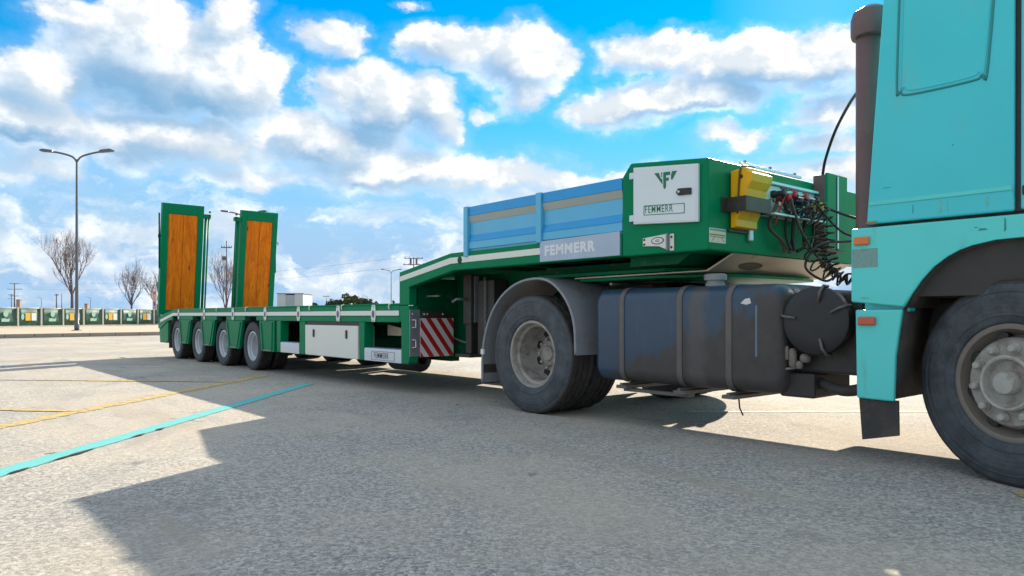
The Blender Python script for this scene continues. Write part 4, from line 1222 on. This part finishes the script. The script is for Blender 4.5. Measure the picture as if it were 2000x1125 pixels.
for (x, z, dx_, dz_, mt) in ((3.50, 1.315, .045, .012, 'teal_groove'), (3.47, 1.33, .018, .006, 'teal_groove'), (3.60, 1.30, .010, .075, 'teal_groove'), (2.90, .97, .06, .010, 'rust_pale')):
    MB().prism([(x - dx_ / 2, z), (x - dx_ / 4, z + dz_), (x + dx_ / 3, z + dz_ * .8), (x + dx_ / 2, z + dz_ * .1)], -1.2513, -1.2504).build('wear_mark', M[mt], truck)
MB().box(2.905, 2.965, -1.2535, -1.2485, 1.405, 1.418).build('rust_patch', M['rust'], truck)
MB().box(2.1, 2.949, -.30, .30, .48, .95).build('gearbox_filler', M['dark'], truck, bevel=.05)  # filler added between the rails to stop sun leaking through
MB().box(2.95, 5.0, -.55, .55, .40, .978).build('engine_filler', M['dark'], truck, bevel=.03)  # filler mass added under the cab to block stray sunlight
MB().box(2.86, 5.05, -1.19, 1.19, .98, 1.38).build('cab_floor', M['dark'], truck)
MB().box(2.93, 5.06, -1.2, 1.2, 1.3845, 1.4015).build('cab_seam', M['black'], truck)
MB().prism([(4.86, 3.02), (4.90, 3.02), (5.05, 2.15), (5.01, 2.15)], -1.02, 1.02).build('windscreen', M['glass'], truck)
MB().box(5.085, 5.20, -1.22, 1.22, .42, .95).build('bumper', M['teal_low'], truck, bevel=.03)
MB().box(5.085, 5.11, -.80, .80, 1.0, 1.38).build('grille', M['black'], truck, bevel=.01)
for s in (-1, 1):
    MB().box(5.2005, 5.215, s * .70, s * 1.1, .58, .80).build('headlight', M['glass'], truck, bevel=.01)
    MB().box(4.86, 4.98, s * 1.34, s * 1.52, 2.0, 2.75).build('mirror', M['black'], truck, bevel=.03)
    MB().tube([(4.90, s * 1.25, 2.7), (4.92, s * 1.42, 2.72)], .02, 6).build('mirror_arm', M['black'], truck)

# intake stack behind the cab
sk = MB().lathe([(.075, 1.395), (.075, 2.60), (.001, 2.60)], 28, 'z', c=(2.80, -.965, 0)).build('intake_stack', M['stack'], truck); smooth_by_angle(sk, 40)
MB().box(2.75, 2.895, -1.06, -.90, 1.38, 1.395).build('stack_foot', M['stack'], sk)
o = MB().lathe([(.078, 2.585), (.112, 2.59), (.118, 2.61), (.118, 2.70), (.105, 2.745), (.06, 2.775), (.001, 2.785)], 32, 'z', c=(2.815, -.965, 0)).build('stack_cap', M['stack'], sk); smooth_by_angle(o, 40)


# ------------------------------------------------------------------ hoses between truck and trailer
def coil(name, path, rc, turns, rt, mat, label, seed=0):
    P = spline(path, 14); n = len(P); N = int(turns * 14)
    o0 = W(*path[0]); pts = []
    rnd = random.Random(seed)
    ph = rnd.uniform(0, 6)
    for i in range(N + 1):
        t = i / N * (n - 1); a = int(min(t, n - 2)); p = P[a].lerp(P[a + 1], t - a)
        tg = (P[a + 1] - P[a]).normalized()
        u = tg.cross(Vector((0.3, 0.9, .2))).normalized(); v_ = tg.cross(u)
        env = min(1, i / 10, (N - i) / 10)
        rr = rc * env * (1 + .25 * math.sin(i * .37 + ph))
        an = 2 * math.pi * turns * i / N
        pts.append(p + (u * math.cos(an) + v_ * math.sin(an)) * rr)
    base = Vector(path[0])
    ob = MB().tube([p - base for p in pts], rt, 6).build(name, mat)
    ob.location = W(*path[0]); ob.rotation_euler = (0, 0, VROT)
    tag(ob, label, 'hose', 'coiled hoses between trailer and truck')
    return ob


coil('coiled_hose', [(1.965, -.12, 1.75), (2.04, -.06, 1.55), (2.05, -.03, 1.38), (2.08, 0.0, 1.22), (2.30, .12, 1.12), (2.62, .10, 1.10), (2.84, -.05, 1.22)], .036, 34, .0075, M['hose_brown'], 'brown coiled air hose dropping straight from the panel, then looping to the cab', 1)
coil('coiled_hose', [(1.965, .08, 1.79), (2.06, .05, 1.55), (2.09, .02, 1.32), (2.20, .02, 1.16), (2.45, .08, 1.14), (2.68, .0, 1.20), (2.86, -.2, 1.38)], .042, 26, .007, M['hose'], 'black coiled air hose hanging in front of the battery housing', 2)
coil('coiled_hose', [(1.965, -.27, 1.80), (2.03, -.20, 1.52), (2.08, -.26, 1.27), (2.25, -.15, 1.16), (2.52, -.02, 1.10), (2.70, -.15, 1.15), (2.86, -.36, 1.30)], .055, 15, .007, M['hose'], 'loose black coiled hose sagging lowest over the fuel tank', 3)


def hose(name, path, rt, mat, label):
    base = Vector(path[0])
    ob = MB().tube([p - base for p in spline(path, 10)], rt, 7).build(name, mat)
    ob.location = W(*path[0]); ob.rotation_euler = (0, 0, VROT)
    return tag(ob, label, 'hose')


hose('arched_cable', [(1.88, .30, 2.045), (1.93, .25, 2.16), (2.08, .10, 2.33), (2.32, -.18, 2.44), (2.60, -.55, 2.47), (2.74, -.86, 2.45)], .012, M['hose'], 'thin dark cable arching up from the battery housing to the intake stack')
hose('electric_lead', [(1.965, .15, 1.75), (2.2, .22, 1.64), (2.5, .05, 1.60), (2.88, -.25, 1.62)], .011, M['hose'], 'black electric lead stretched from the coupling panel to the cab')
hose('electric_lead', [(1.965, .0, 1.77), (2.15, .10, 1.52), (2.45, .0, 1.47), (2.88, -.3, 1.55)], .009, M['hose'], 'thin black lead sagging just below the stretched lead to the cab')
hose('air_line', [(1.955, -.36, 1.77), (2.02, -.30, 1.50), (2.06, -.10, 1.30), (2.12, .05, 1.22), (2.10, -.10, 1.14), (2.0, -.22, 1.25), (2.06, -.12, 1.42), (2.2, .1, 1.45), (2.88, -.1, 1.42)], .010, M['hose_brown'], 'brown air line making one big loop below the coupling panel')

# ------------------------------------------------------------------ banner fence
FN0 = Vector((-31.3, 45.7)); FND = Vector((.257, .966)).normalized(); PW = 1.67
fence = empty('banner_fence', (FN0.x, FN0.y, .15), math.atan2(FND.y, FND.x))
tag(fence, 'low fence of dark green printed banners between pale posts', 'fence')
FH = 1.22
NP0, NP1 = -7, 22
for i in range(NP0, NP1):
    x0 = i * PW
    MB().box(x0 - .055, x0 + .055, -.06, .06, 0, FH + .05).build('post', M['concrete'], fence, bevel=.01)
    bn = MB()
    nx = 8; V = []; rn = random.Random(i)
    ph = rn.uniform(0, 6)
    for a in range(nx + 1):
        yb = -.02 + .012 * math.sin(a * 1.1 + ph)
        for z in (.09, .45, .8, FH - .03):
            V.append((x0 + .07 + (PW - .14) * a / nx, yb - .010 * math.sin(z * 4 + ph), z))
    bn.add(V, [(a * 4 + b, a * 4 + 4 + b, a * 4 + 5 + b, a * 4 + 1 + b) for a in range(nx) for b in range(3)], True)
    b_ = bn.build('banner', M['banner'], fence)
    md = b_.modifiers.new('s', 'SOLIDIFY'); md.thickness = .006
    xm = x0 + PW / 2
    yf = -.055
    if i % 2 == 0:
        # round seal, amber block and white block
        mb = MB(); mb.prism([(xm - .52 + .11 * math.cos(t * .628), .66 + .20 * math.sin(t * .628)) for t in range(10)], yf, yf + .004); mb.build('print_seal', M['mint'], b_)
        MB().box(xm - .33, xm + .03, yf, yf + .004, .42, .90).build('print_block', M['amber'], b_)
        MB().box(xm + .10, xm + .46, yf, yf + .004, .42, .90).build('print_block', M['print_white'], b_)
    else:
        mb = MB(); mb.prism([(xm + .17 * math.cos(t * .628), .86 + .17 * math.sin(t * .628) * (1.25 if math.sin(t * .628) < 0 else 1)) for t in range(10)], yf, yf + .004); mb.build('print_leaf', M['mint'], b_)
        MB().prism([(xm - .30, .36), (xm + .22, .36), (xm + .28, .56), (xm + .1, .52), (xm - .1, .57), (xm - .28, .55)], yf, yf + .004).build('print_word', M['mint'], b_)
    MB().tube([(x0 + .055, 0, FH), (x0 + PW - .055, 0, FH)], .022, 6).build('top_rail', M['concrete'], fence)
MB().box(NP0 * PW, NP1 * PW, -.09, .09, 0, .085).build('footing', M['concrete'], fence)


# ------------------------------------------------------------------ lamps, poles, trees, buildings
def px2w(px, depth): return ((px - 1000) / 1410.0 * depth, depth)


def lamp_post(px, depth, top, label, arms, rot=0, group='street lamps'):
    x, y = px2w(px, depth)
    e = empty('street_lamp', (x, y, .15 if depth < 60 else 0), rot)
    z0 = 0
    k_ = top / 9.0
    MB().lathe([(.001, 0), (.11, 0), (.11, .35), (.085, .38), (.078, 1.2), (.045, top - .55), (.04, top - .35)], 10, 'z').build('pole', M['lamp_grey'], e)
    MB().box(-.17, .17, -.17, .17, -.02, .03).build('base_plate', M['lamp_grey'], e)
    for sx in arms:
        L = 1.6 * k_
        MB().tube(spline([(0, 0, top - .5 * k_), (sx * .25 * k_, 0, top - .22 * k_), (sx * L * .6, 0, top - .02 * k_), (sx * L, 0, top + .05 * k_)], 6), [.04 * k_ + .01] * 19, 6).build('arm', M['lamp_grey'], e)
        hd = MB().prism([(sx * L * .72, top - .02), (sx * L * .75, top + .10 * k_), (sx * L * 1.05, top + .16 * k_), (sx * L * 1.16, top + .11 * k_), (sx * L * 1.12, top + .03 * k_)], -.13 * k_, .13 * k_)
        hd.build('lamp_head', M['lamp_grey'], e, bevel=.02)
    tag(e, label, 'street lamp', group)
    return e


lamp_post(150, 35.4, 8.75, 'tall double-armed street lamp standing alone on the pavement at far left', (-1, 1), 0)
lamp_post(476, 57.6, 9.0, 'street lamp whose arm peeks out beside the right-hand loading ramp', (-1, 1))
lamp_post(764, 124, 8.8, 'thin distant double-armed street lamp just left of the gooseneck', (-1, 1))
lamp_post(81, 195, 5.9, 'small distant street lamp between the pylon and the big bare tree', (-1,))
lamp_post(177, 195, 5.9, 'small distant street lamp between the two bare trees', (-1,))
lamp_post(718, 230, 7.2, 'tiny distant lamp right of the dark round trees', (-1,))


def util_pole(px, depth, h, label, arms, rad=.14, extra=None):
    x, y = px2w(px, depth)
    e = empty('utility_pole', (x, y, 0))
    MB().lathe([(.001, 0), (rad, 0), (rad * .6, h), (.001, h)], 8, 'z').build('pole', M['pole'], e)
    for (z, L) in arms:
        a = MB().box(-L / 2, L / 2, -.07, .07, z - .07, z + .07).build('cross_arm', M['pole'], e)
        for sx in (-.9, -.45, .45, .9):
            MB().lathe([(.001, z + .07), (.06, z + .08), (.05, z + .30), (.001, z + .32)], 6, 'z', c=(sx * L / 2, 0, 0)).build('insulator', M['pole'], a)
    if extra:
        for (xo, z, sx, sz) in extra:
            MB().box(xo - sx / 2, xo + sx / 2, -.25, .25, z - sz / 2, z + sz / 2).build('transformer', M['pole'], e, bevel=.03)
    return tag(e, label, 'utility pole', 'utility poles')


util_pole(442.5, 107, 12.0, 'slim utility pole seen between the two loading ramps', ((11.0, 1.6),), .13, [(-.35, 9.4, .5, .6)])
util_pole(28.5, 245, 12.0, 'distant power pole with three cross arms at the left edge', ((11.8, 3.4), (9.9, 5.0), (7.6, 3.0)), .28)
util_pole(22.5, 300, 10.0, 'fainter power pole directly left of the three-armed one', ((9.6, 3.0), (8.0, 3.0)), .22)
util_pole(808, 137, 12.0, 'utility pole top with transformer showing above the gooseneck slope', ((11.8, 3.6), (10.6, 4.0)), .16, [(-.55, 11.2, .35, 1.1), (.55, 11.2, .35, 1.1)])
util_pole(110.5, 220, 7.6, 'short distant pole left of the big bare tree', ((7.2, 1.2),), .25)
util_pole(120.5, 240, 8.2, 'bare distant mast close behind the big bare tree', (), .16)
util_pole(637, 220, 7.0, 'thin distant mast above the leftmost dark round tree', ((6.8, 2.0),), .10)
wl = empty('power_line', (px2w(28, 245)[0], 245, 0))
for (z, dz_) in ((11.9, .4), (10.1, .4)):
    a = Vector((0, 0, z)); b = Vector((px2w(808, 137)[0] - px2w(28, 245)[0], 137 - 245, z + .4))
    MB().tube([a.lerp(b, t / 24) - Vector((0, 0, 2.0 * 4 * (t / 24) * (1 - t / 24))) for t in range(25)], .016, 4).build('wire', M['wire'], wl)
tag(wl, 'thin power wires sagging across the sky behind the trailer', 'power line')


def bare_tree(px, depth, h, spread, label, seed, trunk_h, upright=0.5, levels=6, lean=0):
    rnd = random.Random(seed)
    x, y = px2w(px, depth)
    e = empty('bare_tree', (x, y, .12))
    tr = MB(); cr = MB()
    r0 = h * .018
    tr.tube([(0, 0, 0), (lean * .3, 0, trunk_h * .5), (lean, 0, trunk_h)], [r0 * 1.3, r0, r0 * .85], 8)

    def grow(p, d, L, r, lv):
        n = 4; pts = [p]; q = p.copy(); dd = d.copy()
        for i in range(n):
            dd = (dd + Vector((rnd.uniform(-1, 1), rnd.uniform(-1, 1), rnd.uniform(-.3, .8))) * .13 + Vector((0, 0, upright * .07))).normalized()
            q = q + dd * L / n; pts.append(q.copy())
        cr.tube(pts, [r * (1 - .12 * i) for i in range(n + 1)], 5 if lv < 2 else 3, caps=False)
        if lv >= levels: return
        kids = 3 if lv < levels - 1 else 4
        for k_ in range(kids):
            t = rnd.uniform(.35, 1.0) if k_ else 1.0
            pp = pts[min(n, max(1, int(round(t * n))))]
            ax = Vector((rnd.uniform(-1, 1), rnd.uniform(-1, 1), rnd.uniform(-.1, .6))).normalized()
            nd = (dd * 1.0 + ax * (.75 if k_ else .35)).normalized()
            grow(pp, nd, L * rnd.uniform(.58, .80), r * (.56 if k_ else .64), lv + 1)

    top = Vector((lean, 0, trunk_h))
    rem = h - trunk_h
    nb = 7
    for i in range(nb):
        a = 2 * math.pi * i / nb + rnd.uniform(-.3, .3)
        tilt = rnd.uniform(.25, 1.0) if i else .05
        d = Vector((math.cos(a) * tilt * spread, math.sin(a) * tilt * spread, 1)).normalized()
        grow(top - Vector((0, 0, rnd.uniform(0, .12) * trunk_h)), d, rem * rnd.uniform(.34, .46), r0 * .48, 1)
    tr.build('trunk', M['bark'], e)
    cr.build('crown', M['bark'], e)
    return tag(e, label, 'tree', 'bare winter trees')


bare_tree(141, 62, 7.3, 1.15, 'large bare tree with spreading purple-brown twigs beside the tall lamp', 4, 2.6)
bare_tree(257, 70, 5.6, .8, 'smaller upright bare tree behind the fence left of the ramps', 9, 1.7, .9, levels=5)
bare_tree(308, 72, 5.2, 1.0, 'bare tree half hidden behind the left loading ramp', 14, 1.8, levels=5)
bare_tree(441, 64, 5.9, .33, 'narrow bare tree seen between the two loading ramps', 21, 1.2, 1.2, levels=5)


def round_tree(px, depth, h, wd, label, seed, mat, n=420):
    rnd = random.Random(seed)
    x, y = px2w(px, depth)
    e = empty('round_tree', (x, y, 0))
    MB().lathe([(.001, 0), (h * .035, 0), (h * .02, h * .6), (.001, h * .62)], 7, 'z').build('trunk', M['bark'], e)
    mb = MB()
    cl = [(Vector((rnd.uniform(-.34, .34) * wd, rnd.uniform(-.34, .34) * wd, h * rnd.uniform(.50, .84))), rnd.uniform(.16, .26) * wd) for _ in range(9)]
    for _ in range(n):
        c, r = rnd.choice(cl)
        d = Vector((rnd.gauss(0, 1), rnd.gauss(0, 1), rnd.gauss(0, 1))).normalized() * r * rnd.uniform(.55, 1.08)
        p = c + d; p.z = min(p.z, h)
        s_ = wd * rnd.uniform(.05, .10)
        u = Vector((rnd.uniform(-1, 1), rnd.uniform(-1, 1), rnd.uniform(-1, 1))).normalized(); v_ = u.orthogonal().normalized()
        mb.add([p + u * s_, p + v_ * s_, p - u * s_, p - v_ * s_], [(0, 1, 2, 3)])
    mb.build('crown', mat, e)
    return tag(e, label, 'tree', 'far evergreen trees')


for (px, py, wpx, label, mt, sd) in ((618, 592, 12, 'smallest dark round tree at the left end of the far tree row', 'leaf', 1), (650, 584, 17, 'dark round tree second from the left in the far row', 'leaf', 2),
                                     (668, 587, 14, 'low dark tree left of the tallest olive tree', 'leaf', 3), (684, 576, 21, 'tallest olive-green round tree of the far row', 'leaf_olive', 4),
                                     (703, 584, 18, 'olive tree directly right of the tallest one', 'leaf_olive', 5), (719, 583, 14, 'dark tree right of the olive pair', 'leaf', 6),
                                     (731, 587, 9, 'small dark tree near the right end of the far row', 'leaf', 7), (773, 588, 11, 'lone dark tree next to the gooseneck post', 'leaf', 8), (741, 590, 7, 'tiny dark tree in the gap before the gooseneck', 'leaf', 9)):
    dpt = 190
    round_tree(px, dpt, ((617 - py) / 1410 * dpt + .87) * 1.14, wpx * 1.45 / 1410 * dpt, label, sd, M[mt])

# low scrub line on the horizon
rnd = random.Random(77); sc = MB()
for _ in range(2600):
    px = rnd.uniform(-350, 900); d = rnd.uniform(180, 210)
    x, y = px2w(px, d)
    hmax = 1.3 + 1.6 * abs(math.sin(px * .021) * math.sin(px * .0067 + 1))
    p = Vector((x, y, rnd.uniform(0, hmax))); s_ = rnd.uniform(.25, .6)
    u = Vector((rnd.uniform(-1, 1), rnd.uniform(-1, 1), rnd.uniform(-1, 1))).normalized(); v_ = u.orthogonal().normalized()
    sc.add([p + u * s_, p + v_ * s_, p - u * s_, p - v_ * s_], [(0, 1, 2, 3)])
so = sc.build('scrub', M['leaf']); so['kind'] = 'stuff'; so['label'] = 'low dark scrub along the horizon'


def far_building(name, px0, px1, ytop, depth, label, cat, wall, bands=0, plinth=None, deep=8, mat2=None):
    x0 = (px0 - 1000) / 1410 * depth; x1 = (px1 - 1000) / 1410 * depth
    h = (617 - ytop) / 1410 * depth + CAM_H
    e = empty(name, ((x0 + x1) / 2, depth, 0))
    hw = (x1 - x0) / 2
    zb = h * .42 if plinth else 0
    if bands:
        for i in range(bands):
            a = -hw + 2 * hw * i / bands; b = -hw + 2 * hw * (i + 1) / bands
            MB().box(a + .04, b - .04, 0, deep, zb, h - (.0 if i != 1 else .25)).build('wall_panel', M[wall if i % 2 == 0 else (mat2 or wall)], e, bevel=.05)
        MB().box(-hw + .1, hw - .1, .1, deep - .1, zb, h - .4).build('wall', M[wall], e)
    else:
        MB().box(-hw, hw, 0, deep, zb, h).build('wall', M[wall], e)
    MB().box(-hw - .1, hw + .1, -.1, deep + .1, h + .004, h + .18).build('roof', M['wallblue'], e)
    if plinth:
        MB().box(-hw, hw, .15, deep, 0, zb - .01).build('plinth', M[plinth], e)
        for i in range(max(bands, 2)):
            xx = -hw + 2 * hw * (i + .5) / max(bands, 2)
            MB().box(xx - hw * .14, xx + hw * .14, .10, .148, .2, zb - .5).build('window', M['glass'], e)
    return tag(e, label, cat)


far_building('silo_building', 541, 592, 574, 170, 'grey and white panelled far building right of the loading ramps', 'building', 'wallwhite', 3, 'wallblue', mat2='wallgrey')
far_building('cabin_building', 1488, 1545, 534, 60, 'pale far cabin glimpsed between fuel tank and trailer nose', 'building', 'wallwhite', 2, 'wallgrey', 4)
far_building('block_building', 31.5, 38.5, 586, 230, 'tiny orange-brown far block right of the three-armed power pole', 'building', 'wallbrick', 0, None, 1.0)
far_building('block_building', 165, 170.5, 594, 230, 'tiny orange-brown far block just right of the tall lamp', 'building', 'wallbrick', 0, None, 1.0)

# pinkish sign board at the end of the fence
x, y = px2w(302, 58)
sg = empty('sign_board', (x, y, .15))
MB().box(-.16, .16, -.03, .03, 1.05, 2.75).build('panel', M['pink'], sg, bevel=.01)
MB().tube([(0, .05, 0), (0, .05, 2.6)], .04, 8).build('post', M['concrete'], sg)
MB().box(-.10, .10, -.036, -.031, 2.45, 2.65).build('print_block', M['red_lens'], sg)
MB().box(-.07, .07, -.036, -.031, 1.55, 1.85).build('print_block', M['purple'], sg)
tag(sg, 'tall narrow pinkish sign board on a post left of the loading ramps', 'sign')

# dark patch stains and a few loose pebbles are left to the asphalt material
